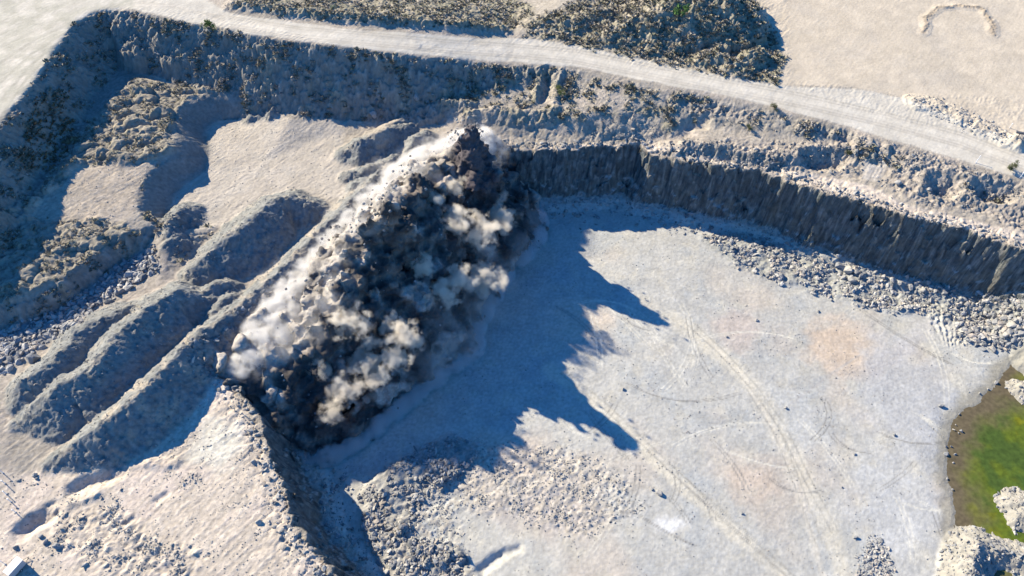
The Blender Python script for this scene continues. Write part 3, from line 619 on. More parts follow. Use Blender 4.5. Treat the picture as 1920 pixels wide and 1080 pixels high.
# the tall dark jet at the far end and the smaller jets along the crest
def jet(x0, y0, z0, x1, y1, z1, n, r, sp, pw=.75):
    a = W(x0, y0, z0); b = W(x1, y1, z1)
    for i in range(n):
        t = rng.random(); p = a+(b-a)*t+rng.normal(size=3)*sp*(1.15-t)*np.array([1, 1, .6]); BL.append((p, r*(1.15-pw*t)*(.5+rng.random()), (b-a)/np.linalg.norm(b-a)))
jet(900, 400, 9, 882, 244, 36, 190, 2.3, 2.2); jet(915, 400, 9, 908, 282, 28, 90, 1.9, 1.5); jet(870, 380, 12, 862, 262, 29, 50, 1.4, 1.3)
jet(745, 455, 20, 727, 385, 41, 110, 1.9, 2.6); jet(720, 460, 20, 692, 412, 36, 60, 1.6, 1.8)
jet(782, 380, 22, 776, 325, 31, 45, 1.5, 1.5); jet(640, 570, 20, 630, 528, 27, 45, 1.3, 1.3); jet(590, 650, 16, 580, 612, 23, 40, 1.2, 1.3); jet(615, 590, 19, 600, 560, 24, 30, 1, 1.3)
jet(535, 690, 13, 522, 655, 19, 35, 1.2, 1.2); jet(655, 510, 22, 645, 470, 30, 40, 1.4, 1.3); jet(835, 345, 19, 830, 300, 27, 45, 1.3, 1.3); jet(690, 470, 22, 676, 430, 33, 50, 1.4, 1.4)
VV = []; FF = []; off = 0
ejq = Vector(EJ).to_track_quat('Z', 'Y').to_matrix(); ejm = np.array(ejq)
for p, r, dn in BL:
    dn = dn*.8+EJ*.45+.35*rng.normal(size=3); dn /= np.linalg.norm(dn)
    v = icoV*r*(1+.12*rng.normal(size=(len(icoV), 1)))
    v = v+np.outer(v@dn, dn)*((2.0 if r < 2 else .8)*rng.random())
    VV.append(v+p); FF.append(icoF+off); off += len(icoV)
core = mesh_obj('core_blobs', np.vstack(VV), np.vstack(FF))
md = core.modifiers.new('r', 'REMESH'); md.mode = 'VOXEL'; md.voxel_size = 0.42
bpy.context.view_layer.update()
me = bpy.data.meshes.new_from_object(core.evaluated_get(bpy.context.evaluated_depsgraph_get()))
bpy.data.objects.remove(core)
nv = len(me.vertices); P = np.empty(nv*3, np.float32); me.vertices.foreach_get('co', P); P = P.reshape(-1, 3).astype(float)
Nn = np.empty(nv*3, np.float32); me.vertices.foreach_get('normal', Nn); Nn = Nn.reshape(-1, 3).astype(float)
# cauliflower relief, drawn out along the throw
e1 = ejm[:, 0]; e2 = ejm[:, 1]; e3 = ejm[:, 2]
def bil(sc, st, s):
    return np.abs(perlin3(P@e1/sc, P@e2/sc, P@e3/(sc*st), s))
h1 = bil(4.5, 2.2, 1); h2 = bil(1.9, 3.0, 2); h3 = bil(.9, 4.0, 3); lo = perlin3(P@e1/9, P@e2/9, P@e3/15, 4); md_ = perlin3(P@e1/3.5, P@e2/3.5, P@e3/7, 5)
P2 = P+Nn*(1.8*(h1-.3)+1.2*(h2-.3)+.75*(h3-.3))[:, None]
me.vertices.foreach_set('co', P2.astype(np.float32).ravel()); me.update()
for pl in (me.polygons,): pl.foreach_set('use_smooth', np.ones(len(pl), bool))
core = bpy.data.objects.new('debris_core', me); C.objects.link(core)
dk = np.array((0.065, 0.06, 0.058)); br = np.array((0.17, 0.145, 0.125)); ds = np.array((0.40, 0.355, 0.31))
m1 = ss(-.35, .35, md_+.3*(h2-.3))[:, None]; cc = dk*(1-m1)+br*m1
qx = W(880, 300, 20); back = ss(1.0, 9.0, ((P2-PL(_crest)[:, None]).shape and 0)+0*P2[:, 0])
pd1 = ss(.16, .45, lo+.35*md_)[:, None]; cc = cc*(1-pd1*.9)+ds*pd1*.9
# pale dust on the far flank, its sunlit whiteness painted into the colour
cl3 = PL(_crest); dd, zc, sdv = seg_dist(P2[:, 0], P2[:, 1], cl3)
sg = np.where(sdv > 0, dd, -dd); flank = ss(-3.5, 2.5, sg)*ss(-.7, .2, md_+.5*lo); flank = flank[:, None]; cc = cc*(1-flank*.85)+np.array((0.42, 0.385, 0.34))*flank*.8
tw = PL([(905,400,12),(884,246,34)]); dtw, _, _ = seg_dist(P2[:, 0], P2[:, 1], tw); tm = (ss(7, 4, dtw)*ss(16, 22, P2[:, 2]))[:, None]; cc = cc*(1-tm)+np.array((0.085, 0.075, 0.08))*tm
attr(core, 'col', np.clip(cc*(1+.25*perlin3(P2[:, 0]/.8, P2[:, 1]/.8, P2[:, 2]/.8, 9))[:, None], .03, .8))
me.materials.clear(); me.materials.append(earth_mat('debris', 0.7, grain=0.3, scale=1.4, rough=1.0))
base = W(760, 620, 0)
blast = tag(empty('blast_cloud', base), 'wave of dark flying rock and dust bursting off the bench over the quarry floor', 'blast cloud')
core.parent = blast; core.location = -Vector(base)
# soft dust: volume puffs
def dust_mat(name, dens, col, ns=0.35, cut=0.25, amp=1.5):
    m = bpy.data.materials.new(name); m.use_nodes = True; t = m.node_tree; t.nodes.clear(); N = t.nodes.new; L = t.links.new
    out = N('ShaderNodeOutputMaterial'); pv = N('ShaderNodeVolumePrincipled'); L(pv.outputs[0], out.inputs['Volume'])
    pv.inputs['Color'].default_value = (*col, 1); pv.inputs['Anisotropy'].default_value = 0.2
    tc = N('ShaderNodeTexCoord'); ln = N('ShaderNodeVectorMath'); ln.operation = 'LENGTH'; L(tc.outputs['Object'], ln.inputs[0])
    ge = N('ShaderNodeNewGeometry'); nz = N('ShaderNodeTexNoise'); nz.inputs['Scale'].default_value = ns; nz.inputs['Detail'].default_value = 4; nz.inputs['Roughness'].default_value = .6
    L(ge.outputs['Position'], nz.inputs['Vector'])
    # density = clamp(1 - |p| - cut + (noise-.5)*1.4) * dens
    a = N('ShaderNodeMath'); a.operation = 'SUBTRACT'; a.inputs[0].default_value = 1.0; L(ln.outputs['Value'], a.inputs[1])
    b = N('ShaderNodeMath'); b.operation = 'MULTIPLY_ADD'; L(nz.outputs['Fac'], b.inputs[0]); b.inputs[1].default_value = amp; b.inputs[2].default_value = -amp/2-cut+.15
    c = N('ShaderNodeMath'); c.operation = 'ADD'; L(a.outputs[0], c.inputs[0]); L(b.outputs[0], c.inputs[1])
    e = N('ShaderNodeMapRange'); e.inputs[1].default_value = 0; e.inputs[2].default_value = .45; e.inputs[3].default_value = 0; e.inputs[4].default_value = dens; L(c.outputs[0], e.inputs[0])
    # fades to nothing at the hull
    f = N('ShaderNodeMapRange'); f.inputs[1].default_value = 0; f.inputs[2].default_value = .2; L(a.outputs[0], f.inputs[0])
    g = N('ShaderNodeMath'); g.operation = 'MULTIPLY'; L(e.outputs[0], g.inputs[0]); L(f.outputs[0], g.inputs[1]); L(g.outputs[0], pv.inputs['Density'])
    return m
puff_me = bpy.data.meshes.new('puff'); _b = bmesh.new(); bmesh.ops.create_icosphere(_b, subdivisions=3, radius=1); _b.to_mesh(puff_me); _b.free()
puff_meshes = {}
def puff(name, p, r, mat, rot=(0, 0, 0)):
    if mat.name not in puff_meshes:
        m_ = puff_me.copy(); m_.materials.append(mat); puff_meshes[mat.name] = m_
    o = bpy.data.objects.new(name, puff_meshes[mat.name]); C.objects.link(o); o.parent = blast
    o.location = Vector(p)-Vector(base); o.scale = r; o.rotation_euler = rot; return o
WHITE = dust_mat('pale_dust', 1.3, (0.98, 0.96, 0.93), .32, .15, 1.7); THIN = dust_mat('thin_dust', 0.07, (0.96, 0.93, 0.89), .25, .3, 2.6); TOE = dust_mat('toe_dust', 1.6, (0.97, 0.97, 0.97), .45, .1); CREAMY = dust_mat('cream_dust', 0.85, (0.95, 0.88, 0.77), .3, .55, 3.8)
bk = [(418,688),(448,655),(490,605),(520,560),(560,510),(600,462),(645,415),(690,375),(735,332),(775,300),(820,278),(860,262)]
for i, (x, y) in enumerate(bk):
    if i == 0: continue
    q = W(x+20, y+14, 17.6); a = math.atan2(*(W(*bk[min(i+1, 11)], 18)-W(*bk[max(i-1, 0)], 18))[[1, 0]])
    puff('dust_puff', q, (11 if i > 1 else 7, (7.5+rng.random())*(.6 if i < 2 else 1), (4.4+rng.random()*1.2)*(.55 if i < 2 else 1)), WHITE, (0, 0, a))
for (x, y) in bk[2:]+[(x+25, y+20) for x, y in bk[3:]]: puff('dust_puff', W(x+12+rng.normal()*8, y+8+rng.normal()*6, 17.8), (9+4*rng.random(), 7+4*rng.random(), 4+2*rng.random()), THIN, (0, 0, rng.random()*3))
for q in PL(_crest[1:-1]): puff('crest_dust', q+np.array([-1, 1.5, 1.5])+rng.normal(size=3), (5, 5, 6), THIN, (rng.random(), rng.random(), rng.random()*3))
td = np.array(_toe[2:]); tp = PL([(a, b) for a, b, c in _toe[1:]], 0.6)
for i in range(len(tp)-1):
    a, b = tp[i], tp[i+1]; d = b-a; n = max(1, int(np.linalg.norm(d)/5))
    for k in range(n):
        q = a+d*((k+.5)/n); puff('toe_dust', q, (5.0+rng.random(), 2.6+rng.random(), 2.6+rng.random()), TOE, (0, 0, math.atan2(d[1], d[0])))

VEIL = dust_mat('veil_dust', 0.06, (0.9, 0.86, 0.82), .22, .3, 2.4)
for x, y, z in [(985,420,4),(960,470,5),(925,520,6),(895,580,6),(870,640,6),(800,680,6),(860,540,10),(820,600,10),(900,470,10)]:
    o = puff('veil', W(x, y, z), (7.5, 7.5, 9)  , VEIL); o.rotation_euler = Vector(EJ).to_track_quat('Z', 'Y').to_euler()
for x, y, z, r in [(848,412,21,3.4),(893,432,18,4.2),(872,418,19,2.4),(938,412,14,3.2),(655,602,20,4.0),(628,612,19.5,3),(748,622,17,3.6),(735,608,18,2.6),(645,722,13,3.4),(620,772,10.5,2.6),(682,676,15.5,2.6),(736,672,14,3.4),(700,700,13,3),(865,520,17,3),(905,520,12,4.0),(830,548,15,3.4),(788,500,19,3),(770,640,14.5,2.4),(690,640,16,2.4),(600,690,15,2.4),(850,350,22.5,2.8),(805,372,24,2.6)]:
    o = puff('lit_puff', W(x, y, z), (r*1.5, r*1.5, r*2.7), CREAMY); o.rotation_euler = Vector(EJ).to_track_quat('Z', 'Y').to_euler()

# ------------------------------------------------------------------ loose rock
ROCKS = []
for k in range(10):
    _b = bmesh.new(); bmesh.ops.create_icosphere(_b, subdivisions=1, radius=1)
    v = np.array([q.co for q in _b.verts]); f = np.array([[q.index for q in g.verts] for g in _b.faces]); _b.free()
    r_ = np.random.default_rng(100+k)
    for _ in range(7):                                              # cleave planes off the ball
        n = r_.normal(size=3); n /= np.linalg.norm(n); h = .45+.35*r_.random(); d = v@n; v = v-np.maximum(0, d-h)[:, None]*n
    v = v*(np.array([1, .8, .62])*(1+.25*r_.normal(size=3))); v *= (1+.06*r_.normal(size=(len(v), 1)))
    ROCKS.append((v, f))
for k in range(10):
    v, f = ROCKS[k]; _b = bmesh.new(); bmesh.ops.create_icosphere(_b, subdivisions=1, radius=1); v = np.array([q.co for q in _b.verts]); f = np.array([[q.index for q in g.verts] for g in _b.faces]); _b.free(); r_ = np.random.default_rng(500+k)
    v = v[:12]; tri = bmesh.new(); bmesh.ops.create_icosphere(tri, subdivisions=1, radius=1); tri.free()
    _b = bmesh.new(); [_b.verts.new(Vector(q)*(.75+.5*r_.random())) for q in v]; bmesh.ops.convex_hull(_b, input=_b.verts); _b.verts.ensure_lookup_table(); _b.verts.index_update(); ROCKS.append((np.array([q.co for q in _b.verts])*np.array([1, .85, .65]), np.array([[q.index for q in g.verts] for g in _b.faces]))); _b.free()
RC = [(0.29, 0.285, 0.275), (0.23, 0.235, 0.24), (0.36, 0.345, 0.32), (0.16, 0.165, 0.17), (0.31, 0.28, 0.25)]
def spots(mask, n):
    p = np.clip(mask, 0, None).ravel().astype(float); p /= p.sum(); k = rng.choice(p.size, n, p=p)
    return X.ravel()[k]+(rng.random(n)-.5)*GS, Y.ravel()[k]+(rng.random(n)-.5)*GS
def rot(n):
    q = rng.normal(size=(n, 4)); q /= np.linalg.norm(q, axis=1)[:, None]; w_, x, y, z = q.T
    return np.stack([1-2*(y*y+z*z), 2*(x*y-z*w_), 2*(x*z+y*w_), 2*(x*y+z*w_), 1-2*(x*x+z*z), 2*(y*z-x*w_), 2*(x*z-y*w_), 2*(y*z+x*w_), 1-2*(x*x+y*y)], -1).reshape(n, 3, 3)
def rubble(name, mask, n, r0, r1, pw, label, cat, tone=1.0, sink=.25):
    x, y = spots(mask, n); z = sample(Z, x, y); r = r0+(r1-r0)*rng.random(n)**pw; R = rot(n)
    VV, FF, CC, off = [], [], [], 0; kind = rng.integers(0, len(ROCKS), n); kind = np.where(r < .22, kind % 10+10, kind % 10); ci = rng.integers(0, len(RC), n)
    for i in range(n):
        v, f = ROCKS[kind[i]]; v = (v*r[i])@R[i].T; v[:, 2] *= .8
        VV.append(v+(x[i], y[i], z[i]+r[i]*(.4-sink*1.3))); FF.append(f+off); off += len(v)
        CC.append(np.tile(np.array(RC[ci[i]])*tone*(.85+.3*rng.random()), (len(v), 1)))
    o = mesh_obj(name, np.vstack(VV), np.vstack(FF), EARTH, smooth=False); attr(o, 'col', np.vstack(CC))
    return tag(o, label, cat, kind='stuff')
pit = in_pit & (d_rim > 5) & (sd_p < -1)
rubble('rubble', M_rub1, 1300, .35, 1.5, 2.5, 'strip of broken grey rock in the trough under the scrubby scarp', 'rubble', 1.1)
rubble('rubble', M_rubB*ss(-.4, .4, n5+f6), 4200, .08, 1.1, 5, 'grey muck pile of broken rock at the foot of the near face', 'rubble')
rubble('rubble', M_rubR*(sd_p < -2)*ss(-.4, .5, n5+f6), 5200, .08, 1.1, 5, 'band of broken stone along the foot of the long back face', 'rubble', 1.1)
rubble('rubble', M_apron*pit*(.3+ss(0, .5, n5)), 3500, .1, .42, 3, 'thin scatter of stones spread out from the muck pile', 'rubble')
rubble('rubble', np.clip(M_rr+M_rr2, 0, 1)*ss(-.1, .5, n5), 1300, .1, .7, 4, 'loose broken ground on the slope below the haul road', 'rubble', .85)
rubble('rubble', (OWN == 18)*(Z > -3.1)*1., 1300, .15, .7, 3, 'pale broken rock of the islets in the pond', 'rubble', 1.0)
rubble('rubble', region([(1840,575),(1930,575),(1930,650),(1870,655),(1800,640),(1790,615)], 0, 3)*pit, 500, .3, 1.4, 2.5, 'heap of purple-grey rock tipped at the right end of the floor', 'rubble')
rubble('rubble', region([(1625,1010),(1650,1000),(1678,1060),(1680,1090),(1600,1090),(1610,1040)], 0, 2), 450, .15, .7, 3, 'small heap of stones at the near edge of the floor', 'rubble', 1.05)
rubble('stones', pit*ss(-.2, .6, n12+.4*n5), 9000, .04, .26, 4, 'small stones littering the quarry floor', 'stones', .9)
rubble('talus', pit*np.exp(-((d_rim-8)/4)**2), 2600, .15, 1.0, 3, 'fallen stones lying along the foot of the quarry faces', 'stones')
rubble('rubble', M_slope*(sd_rim < -10)*ss(-.1, .5, n5), 2600, .12, .8, 3.2, 'stones scattered down the weathered upper slopes', 'stones', .8)
rubble('rubble', (OWN > 0)*(OWN < 9)*ss(0, .5, n5), 1800, .08, .4, 3, 'stones rolled down the spoil ridges', 'stones', .9)
rubble('rubble', np.exp(-((sd_rim+1.5)/1.6)**2)*(~in_pit), 1500, .2, .95, 2.6, 'broken blocks cracked loose along the rim of the quarry', 'rubble', .95)
rubble('rubble', BR1*ss(-.2, .5, n5)+.8*M_be*ss(.35, .8, n5), 1300, .08, .45, 3, 'stones and clods on the near bench', 'stones', .95)
rubble('stones', (M_be+.5*M_tan+.3*M_pad)*ss(-.5, .6, n5+.5*f2), 6000, .04, .22, 4, 'pebbles and clods strewn over the benches', 'stones', .85)
rubble('stones', np.clip(M_rr+M_rr2+M_mid, 0, 1)*ss(-.4, .4, f2+n5), 6000, .06, .4, 4, 'stones and clods on the lit slope below the haul road', 'stones', .8)
rubble('stones', (OWN > 0)*(OWN < 9)*ss(-.3, .4, f2), 5000, .05, .3, 4, 'coarse stones in the surface of the spoil ridges', 'stones', .8)
rubble('rubble', region([(1705,180),(1760,185),(1850,225),(1915,268),(1880,272),(1780,232),(1715,200)], 26, 3), 500, .1, .6, 3, 'rubble verge along the far side of the haul road', 'rubble', 1.1)

# rock thrown clear of the cloud
n_ = 420; k_ = rng.choice(len(T), n_, p=A/A.sum()); u_ = rng.random((n_, 3)); u_ /= u_.sum(1)[:, None]; pf_ = np.einsum('ij,ijk->ik', u_, T[k_])+nT[k_]*(1.5+3.5*rng.random((n_, 1))**2)+rng.normal(size=(n_, 3))*.8
for a_, b_, m_ in ((W(884,246,36), 3., 110), (W(727,385,40), 3.5, 90), (W(676,430,33), 3, 50), (W(776,325,30), 3, 50), (W(630,528,26), 3, 40), (W(862,262,29), 2.5, 40)): pf_ = np.vstack([pf_, a_-EJ*4*rng.random((m_, 1))+rng.normal(size=(m_, 3))*b_*np.array([.7, .7, .8])])
VV, FF, CC, off = [], [], [], 0; R_ = rot(len(pf_))
for i_, p_ in enumerate(pf_):
    v, f = ROCKS[10+i_ % 10]; VV.append((v*(.1+.42*rng.random()**3))@R_[i_].T+p_-np.array(base)); FF.append(f+off); off += len(v); CC.append(np.tile(np.array(RC[i_ % 5])*(.5+.8*rng.random()), (len(v), 1)))
fr = mesh_obj('flying_rock', np.vstack(VV), np.concatenate(FF), EARTH, blast, smooth=False); attr(fr, 'col', np.vstack(CC)); fr['kind'] = 'stuff'

# boulders one can pick out
def boulder_mesh(k):
    _b = bmesh.new(); bmesh.ops.create_icosphere(_b, subdivisions=3, radius=1)
    v = np.array([q.co for q in _b.verts]); f = np.array([[q.index for q in g.verts] for g in _b.faces]); _b.free(); r_ = np.random.default_rng(300+k)
    for _ in range(11):
        n = r_.normal(size=3); n /= np.linalg.norm(n); h = .5+.3*r_.random(); d = v@n; v = v-np.maximum(0, d-h)[:, None]*n
    v *= np.array([1, .8, .7]); v += (.05*perlin3(v[:, 0]*3, v[:, 1]*3, v[:, 2]*3, k)+.025*perlin3(v[:, 0]*8, v[:, 1]*8, v[:, 2]*8, k+9))[:, None]*v
    o = mesh_obj('boulder', v, f, EARTH, smooth=False); c = np.array(RC[k % 3])*(1+.25*perlin3(v[:, 0]*4, v[:, 1]*4, v[:, 2]*4, k))[:, None]; attr(o, 'col', c)
    me = o.data; bpy.data.objects.remove(o); return me
BM = [boulder_mesh(k) for k in range(8)]
def boulder(x, y, r, label, group=None, zmin=None):
    o = bpy.data.objects.new('boulder', BM[int(rng.integers(0, 8))]); C.objects.link(o); p = onto(x, y)
    if zmin is not None and p[2] < zmin: p = W(x, y, zmin)
    o.location = (p[0], p[1], p[2]+r*.3); o.scale = (r*(.8+.4*rng.random()), r*(.8+.4*rng.random()), r*(.8+.3*rng.random())); o.rotation_euler = (rng.random()*.6, rng.random()*.6, rng.random()*6.28)
    return tag(o, label, 'boulder', group)
for x, y, r in [(1640,512,.9),(1655,520,1.1),(1668,512,.9),(1672,528,1.2),(1688,532,.9),(1700,520,1.0),(1706,540,1.1),(1722,528,1.2),(1730,545,1.0),(1740,532,1.1),(1752,548,.8),(1762,540,.9),(1650,508,.7),(1716,548,.8),(1742,556,.8)]:
    boulder(x, y, r, 'pale boulder in the row pushed along the foot of the back face', 'boulders pushed along the foot of the back face')
for x, y, r in [(1572,500,1.5),(1588,508,1.9),(1603,512,1.7),(1596,528,1.6),(1580,522,1.1),(1612,520,1.2)]:
    boulder(x, y, r, 'big grey block in the clump standing out of the rubble band', 'clump of big blocks')
for x, y, r in [(1852,595,1.2),(1866,606,1.3),(1880,598,1.1),(1893,612,1.4),(1905,603,1.2),(1912,625,1.3),(1884,628,1.2),(1862,630,.9),(1900,640,1.0),(1872,616,1.0),(1846,615,.9)]:
    boulder(x, y, r, 'purplish boulder in the tipped heap above the pond', 'boulders of the tipped heap')
for x, y, r in [(1798,777,.4),(1802,809,.6),(1788,806,.35),(1792,797,.3),(1773,838,.45),(1784,838,.4),(1774,852,.7),(1790,852,.45),(1787,868,.3),(1775,898,.4),(1785,918,.4),(1866,718,.6),(1852,730,.4),(1836,738,.4),(1797,812,.3)]:
    boulder(x, y, r, 'small pale rock breaking the surface near the pond shore', 'rocks in the pond shallows', -3.0)
for x, y, r, l in [(1472,765,.55,'dark stone lying at the end of the worn wheel track'),(1676,816,.6,'pale rock alone on the blue-grey floor left of the pond'),(1391,963,.5,'small dark stone on the near floor between the cream tracks'),(1236,926,1.0,'pale boulder with a dark side at the tip of the near shadow spike'),(1222,917,.5,'smaller stone beside the pale boulder at the near shadow spike'),(1602,852,.4,'dark stone on the floor halfway to the pond'),(1418,602,.6,'dark stone near the pink patch on the middle of the floor'),(1534,585,.5,'small stone lying below the rubble band'),(1362,632,.5,'dark rock beside the upper wheel track'),(1604,1008,.7,'pale rock beside the small near heap of stones'),(1765,762,.9,'dark boulder standing on the ridged ground left of the pond'),(1578,914,.4,'stone of a pair on the floor before the pond'),(1168,731,.6,'dark stone on the sunlit strip between the two shadow spikes'),
    (108,1025,.9,'brown boulder on the bench near the white trailer'),(87,1018,.8,'dark boulder on the bench under the small bank'),(78,1007,.7,'dark stone below the small bank at the left edge'),(30,1027,.7,'dark stone at the very left of the bench'),(160,1061,.7,'dark stone on the bench right of the white trailer'),(485,981,.9,'pale block alone on the open bench near the rim'),(66,892,.7,'white rock at the point of the long berm'),(69,898,.5,'smaller white rock at the point of the long berm'),(700,218,1.5,'big pale boulder under the upper face'),(781,186,1.5,'pale boulder stuck low on the upper face'),(65,675,1.9,'largest pale boulder beside the rubble strip'),(1682,345,1.3,'white block near the gully below the haul road'),(1742,358,.8,'pale stone by the dark pocket in the right slope')]:
    boulder(x, y, r, l)

# dry scrub: tufts of stems and leaves
def tufts(mask, n, h0, h1, cols, m=16):
    x, y = spots(mask, n); z = sample(Z, x, y); h = h0+(h1-h0)*rng.random(n)**2
    a = rng.random((n, m))*2*np.pi; el = .25+1.1*rng.random((n, m)); rr = rng.random((n, m))**.5
    base = np.stack([x, y, z], -1)[:, None, :]+np.stack([np.cos(a)*rr*.5, np.sin(a)*rr*.5, 0*a], -1)*h[:, None, None]
    d = np.stack([np.cos(a)*np.cos(el), np.sin(a)*np.cos(el), np.sin(el)], -1)*(h[:, None]*(.5+.6*rng.random((n, m))))[..., None]
    sdv_ = np.stack([-np.sin(a), np.cos(a), .3*rng.normal(size=(n, m))], -1)*(h[:, None]*.22)[..., None]
    V = np.stack([base-sdv_*.6, base+sdv_*.6, base+d*.6+sdv_, base+d*.75-sdv_], 2).reshape(-1, 3)
    Fq = np.arange(len(V)).reshape(-1, 4)
    cl = np.array(cols)[rng.integers(0, len(cols), n)]*(.75+.5*rng.random((n, 1))); cl = np.repeat(cl, m*4, 0)
    return V, Fq, cl
LEAF = earth_mat('dry_leaf', 0.1, grain=.25, scale=3)
def scrub(mask, n, h0, h1, cols, label):
    V, Fq, cl = tufts(mask, n, h0, h1, cols); o = mesh_obj('dry_scrub', V, Fq, LEAF, smooth=False); attr(o, 'col', cl); return tag(o, label, 'scrub', kind='stuff')
DC = [(.33, .29, .22), (.29, .26, .20), (.22, .21, .15), (.37, .33, .26), (.19, .185, .13), (.32, .285, .235)]
scrub(M_hill*ss(-.35, .3, n5+f2), 6500, .2, 1.0, DC, 'dry brown scrub covering the hill beyond the haul road')
scrub(M_bank*ss(-.3, .3, n5), 4200, .2, .9, DC, 'dry scrub on the bank along the far side of the haul road')
scrub((M_hum+M_hum2)*(1-M_tan)*ss(-.2, .4, n5+f2*.6), 3000, .12, .6, DC[:4], 'weeds and dead brush over the hummocky old spoil')
scrub(np.clip(M_slope+M_mid, 0, 1)*(sd_rim < -10)*(M_hill < .2)*(1-M_cut)*ss(-.1, .5, n5)*(OWN == 0), 4200, .2, 1.1, DC, 'straggly brush on the weathered slopes below the road')

# green shrubs and small trees
def shrub(x, y, r, label, col, cat='shrub', dark=1.0, name='shrub'):
    p = onto(x, y); e = tag(empty(name, p), label, cat); n = 900
    ct_ = rng.normal(size=(9, 3))*np.array([.42, .42, .3])*r+np.array([0, 0, r*.95]); cr_ = r*(.28+.3*rng.random(9))
    k = rng.integers(0, 9, n); u = rng.normal(size=(n, 3)); u /= np.linalg.norm(u, axis=1)[:, None]
    q = ct_[k]+u*(cr_[k]*rng.random(n)**.4)[:, None]; q[:, 2] = np.maximum(q[:, 2], .1*r)
    a = rng.normal(size=(n, 3)); a /= np.linalg.norm(a, axis=1)[:, None]; b_ = np.cross(a, u); b_ /= np.linalg.norm(b_, axis=1)[:, None]+1e-6; s_ = (r*.07*(.7+.8*rng.random(n)))[:, None]
    V = np.stack([q-a*s_, q+b_*s_*.6, q+a*s_, q-b_*s_*.6], 1).reshape(-1, 3)
    o = mesh_obj('crown', V, np.arange(len(V)).reshape(-1, 4), LEAF, e, False)
    attr(o, 'col', np.repeat(np.array(col)*dark*(.6+.8*rng.random((n, 1))), 4, 0))
    TV, TF = [], []
    def limb(p0, p1, r0, r1):
        d = np.array(p1)-np.array(p0); d_ = d/np.linalg.norm(d); s1 = np.cross(d_, [.3, .8, .1]); s1 /= np.linalg.norm(s1); s2 = np.cross(d_, s1); off = sum(len(t) for t in TV)
        an = np.arange(7)*2*np.pi/7; ring = np.cos(an)[:, None]*s1+np.sin(an)[:, None]*s2
        TV.append(np.vstack([p0+ring*r0, p1+ring*r1])); TF.append(np.array([[off+i, off+(i+1) % 7, off+7+(i+1) % 7, off+7+i] for i in range(7)]))
    limb((0, 0, -.2), (0.05*r, 0, .55*r), .09*r, .06*r)
    for c_ in ct_[:6]: limb((0.05*r, 0, .5*r), c_, .05*r, .015*r)
    t_ = mesh_obj('trunk', np.vstack(TV), np.vstack(TF), LEAF, e, False); attr(t_, 'col', np.tile((.12, .09, .065), (len(t_.data.vertices), 1)))
    return e
shrub(400, 62, 2.4, 'bright green bush hanging at the top edge of the upper face', (.12, .17, .045))
shrub(1278, 34, 2.6, 'small green tree standing on the slope of the scrubby hill', (.09, .17, .05), 'tree', name='tree')
shrub(1050, 178, 1.8, 'yellow green bush beside the washed-out gully', (.19, .20, .07))
shrub(1892, 318, 1.7, 'dark olive bush on the near edge of the haul road at the right', (.10, .11, .055))
shrub(625, 20, 1.3, 'small pale bush on the bank beyond the road', (.27, .29, .20))
shrub(1402, 246, 1.2, 'low dark bush on the slope below the far end of the road', (.09, .10, .05)); shrub(1452, 206, 1.3, 'round olive bush at the lower edge of the haul road', (.11, .115, .06))
shrub(1588, 292, 1.2, 'dark bush on the lip above the blue pocket in the right slope', (.06, .075, .04))

# ------------------------------------------------------------------ white trailer and marker posts on the bench
def flat_mat(name, c, rough=.5, metal=0.):
    m, t, b = new_mat(name); N = t.nodes.new; n = N('ShaderNodeTexNoise'); n.inputs['Scale'].default_value = 6; n.inputs['Detail'].default_value = 5
    r = N('ShaderNodeMix'); r.data_type = 'RGBA'; r.inputs[6].default_value = (*[q*.8 for q in c], 1); r.inputs[7].default_value = (*c, 1); t.links.new(n.outputs['Fac'], r.inputs[0]); t.links.new(r.outputs[2], b.inputs['Base Color']); b.inputs['Roughness'].default_value = rough; b.inputs['Metallic'].default_value = metal; return m
WHITEP = flat_mat('white_paint', (.8, .8, .79)); GREYP = flat_mat('grey_paint', (.42, .42, .43)); BLACKR = flat_mat('rubber', (.03, .03, .03), .8); STEEL = flat_mat('steel', (.10, .10, .105), .6)
def box_bm(bm, c, d, rz=0, bev=.03):
    r = bmesh.ops.create_cube(bm, size=1); vs = r['verts']; bmesh.ops.scale(bm, vec=d, verts=vs); bmesh.ops.rotate(bm, cent=(0, 0, 0), matrix=Matrix.Rotation(rz, 3, 'Z'), verts=vs); bmesh.ops.translate(bm, vec=c, verts=vs)
    if bev: bmesh.ops.bevel(bm, geom=list({e for v in vs for e in v.link_edges}), offset=bev, segments=2, affect='EDGES')
def cyl_bm(bm, a, b, r0, r1=None, seg=12):
    a, b = Vector(a), Vector(b); m = Matrix.Translation((a+b)/2) @ (b-a).to_track_quat('Z', 'Y').to_matrix().to_4x4()
    bmesh.ops.create_cone(bm, cap_ends=True, segments=seg, radius1=r0, radius2=r0 if r1 is None else r1, depth=(b-a).length, matrix=m)
def bm_obj(name, bm, mat, parent=None):
    me = bpy.data.meshes.new(name); bm.to_mesh(me); bm.free(); me.materials.append(mat); o = bpy.data.objects.new(name, me); C.objects.link(o); o.parent = parent; return o
a0 = onto(26, 1079); a1 = onto(45, 1058); az = math.atan2(a1[1]-a0[1], a1[0]-a0[0]); tr = tag(empty('box_trailer', (*((a0+a1)/2)[:2], a0[2])), 'white box trailer parked on the bench in the near left corner', 'trailer'); tr.rotation_euler.z = az
b = bmesh.new(); box_bm(b, (0, 0, 1.35), (3.3, 1.6, 1.7), 0, .06); bm_obj('body', b, GREYP, tr)
b = bmesh.new(); box_bm(b, (0, 0, 2.26), (3.4, 1.7, .1), 0, .04); [box_bm(b, (x, 0, 2.33), (.06, 1.6, .05), 0, 0) for x in (-1.2, -.4, .4, 1.2)]; bm_obj('roof', b, WHITEP, tr)
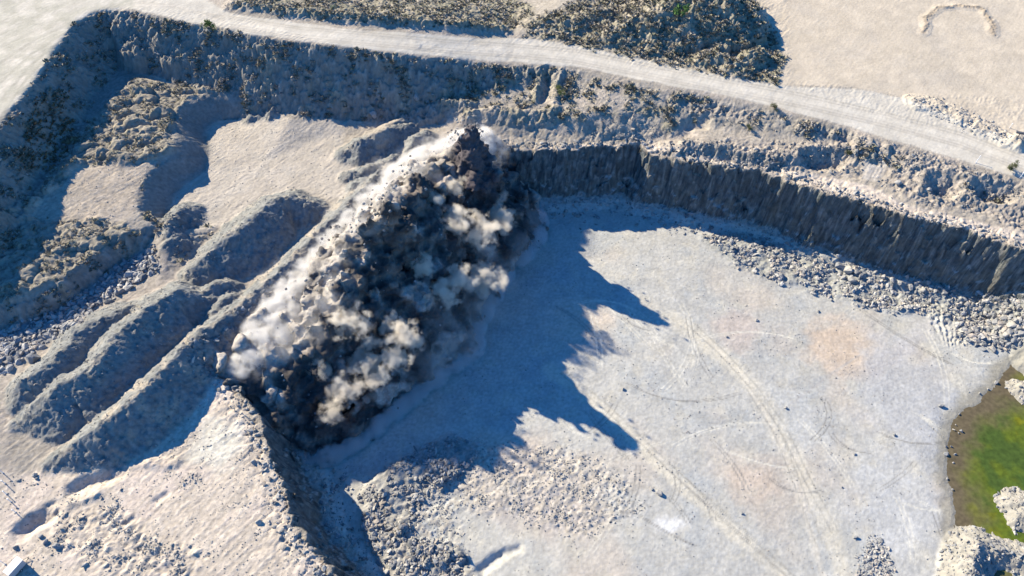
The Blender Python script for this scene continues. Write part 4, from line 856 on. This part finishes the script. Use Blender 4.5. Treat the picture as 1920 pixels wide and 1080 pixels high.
b = bmesh.new(); box_bm(b, (0, 0, .42), (3.3, 1.4, .14), 0, .02); bm_obj('chassis', b, STEEL, tr)
b = bmesh.new(); box_bm(b, (-1.67, 0, 1.3), (.05, 1.2, 1.4), 0, .02); dr_ = bm_obj('door', b, WHITEP, tr); b = bmesh.new(); box_bm(b, (-1.72, .4, 1.3), (.06, .05, .3), 0, .01); bm_obj('handle', b, STEEL, dr_)
for sy in (-.78, .78):
    b = bmesh.new(); cyl_bm(b, (.1, sy-.1, .33), (.1, sy+.1, .33), .33, seg=20); wh_ = bm_obj('wheel', b, BLACKR, tr); b = bmesh.new(); cyl_bm(b, (.1, sy-.12, .33), (.1, sy+.12, .33), .17, seg=16); bm_obj('rim', b, GREYP, wh_)
b = bmesh.new(); cyl_bm(b, (1.6, .5, .45), (2.7, 0, .45), .05); cyl_bm(b, (1.6, -.5, .45), (2.7, 0, .45), .05); cyl_bm(b, (2.5, 0, 0), (2.5, 0, .5), .05); bm_obj('drawbar', b, STEEL, tr)
def post(x, y, label, h=1.5, lean=(0, 0), group='white marker posts in a row'):
    p = onto(x, y); e = tag(empty('marker_post', p), label, 'marker post', group)
    b = bmesh.new(); cyl_bm(b, (0, 0, -.2), (lean[0], lean[1], h), .09, .07); bm_obj('post', b, WHITEP, e)
    b = bmesh.new(); cyl_bm(b, (lean[0], lean[1], h), (lean[0], lean[1], h+.1), .16, .12); bm_obj('cap', b, WHITEP, e)
    b = bmesh.new(); cyl_bm(b, (0, 0, -.05), (0, 0, .12), .22, .18); bm_obj('foot', b, GREYP, e); return e
for x, y in [(6,887),(10,907),(13,927),(21,941),(30,961)]: post(x, y, 'white post in the row of marker posts at the left edge of the bench')
post(10, 1058, 'white post alone beside the trailer', 2.0, group=None) if False else tag(post(10, 1058, 'x', 2.0), 'white post standing alone just left of the trailer', 'marker post')
tag(post(1829, 306, 'x', 2.2, (.5, .5)), 'leaning white post on the shoulder below the haul road', 'marker post', 'white posts beside the haul road'); tag(post(1912, 334, 'x', 1.8, (.3, .3)), 'white post by the olive bush at the far right of the road', 'marker post', 'white posts beside the haul road'); tag(post(1893, 240, 'x', 1.6), 'white post standing behind the pale heap beyond the road', 'marker post', 'white posts beside the haul road')
# dark steel beam on trestles at the far right edge
p0 = onto(1903, 256); be = tag(empty('steel_beam', p0), 'dark steel beam on low legs by the pale heap at the right edge', 'beam')
b = bmesh.new(); box_bm(b, (2.6, -.8, 1.5), (6.2, .7, .5), -.3, .04); bm_obj('girder', b, STEEL, be)
for dx in (.6, 4.2):
    b = bmesh.new(); cyl_bm(b, (dx, -.2-.3*dx, -.3), (dx, -.2-.3*dx, 1.4), .14); bm_obj('leg', b, STEEL, be)

scrub(region([(30,330),(60,180),(120,170),(140,260),(90,320)], 25, 4, 3), 420, .25, 1.1, [(.26, .15, .08), (.22, .16, .09), (.17, .14, .08)], 'rust brown dead brush in the shade under the left face')
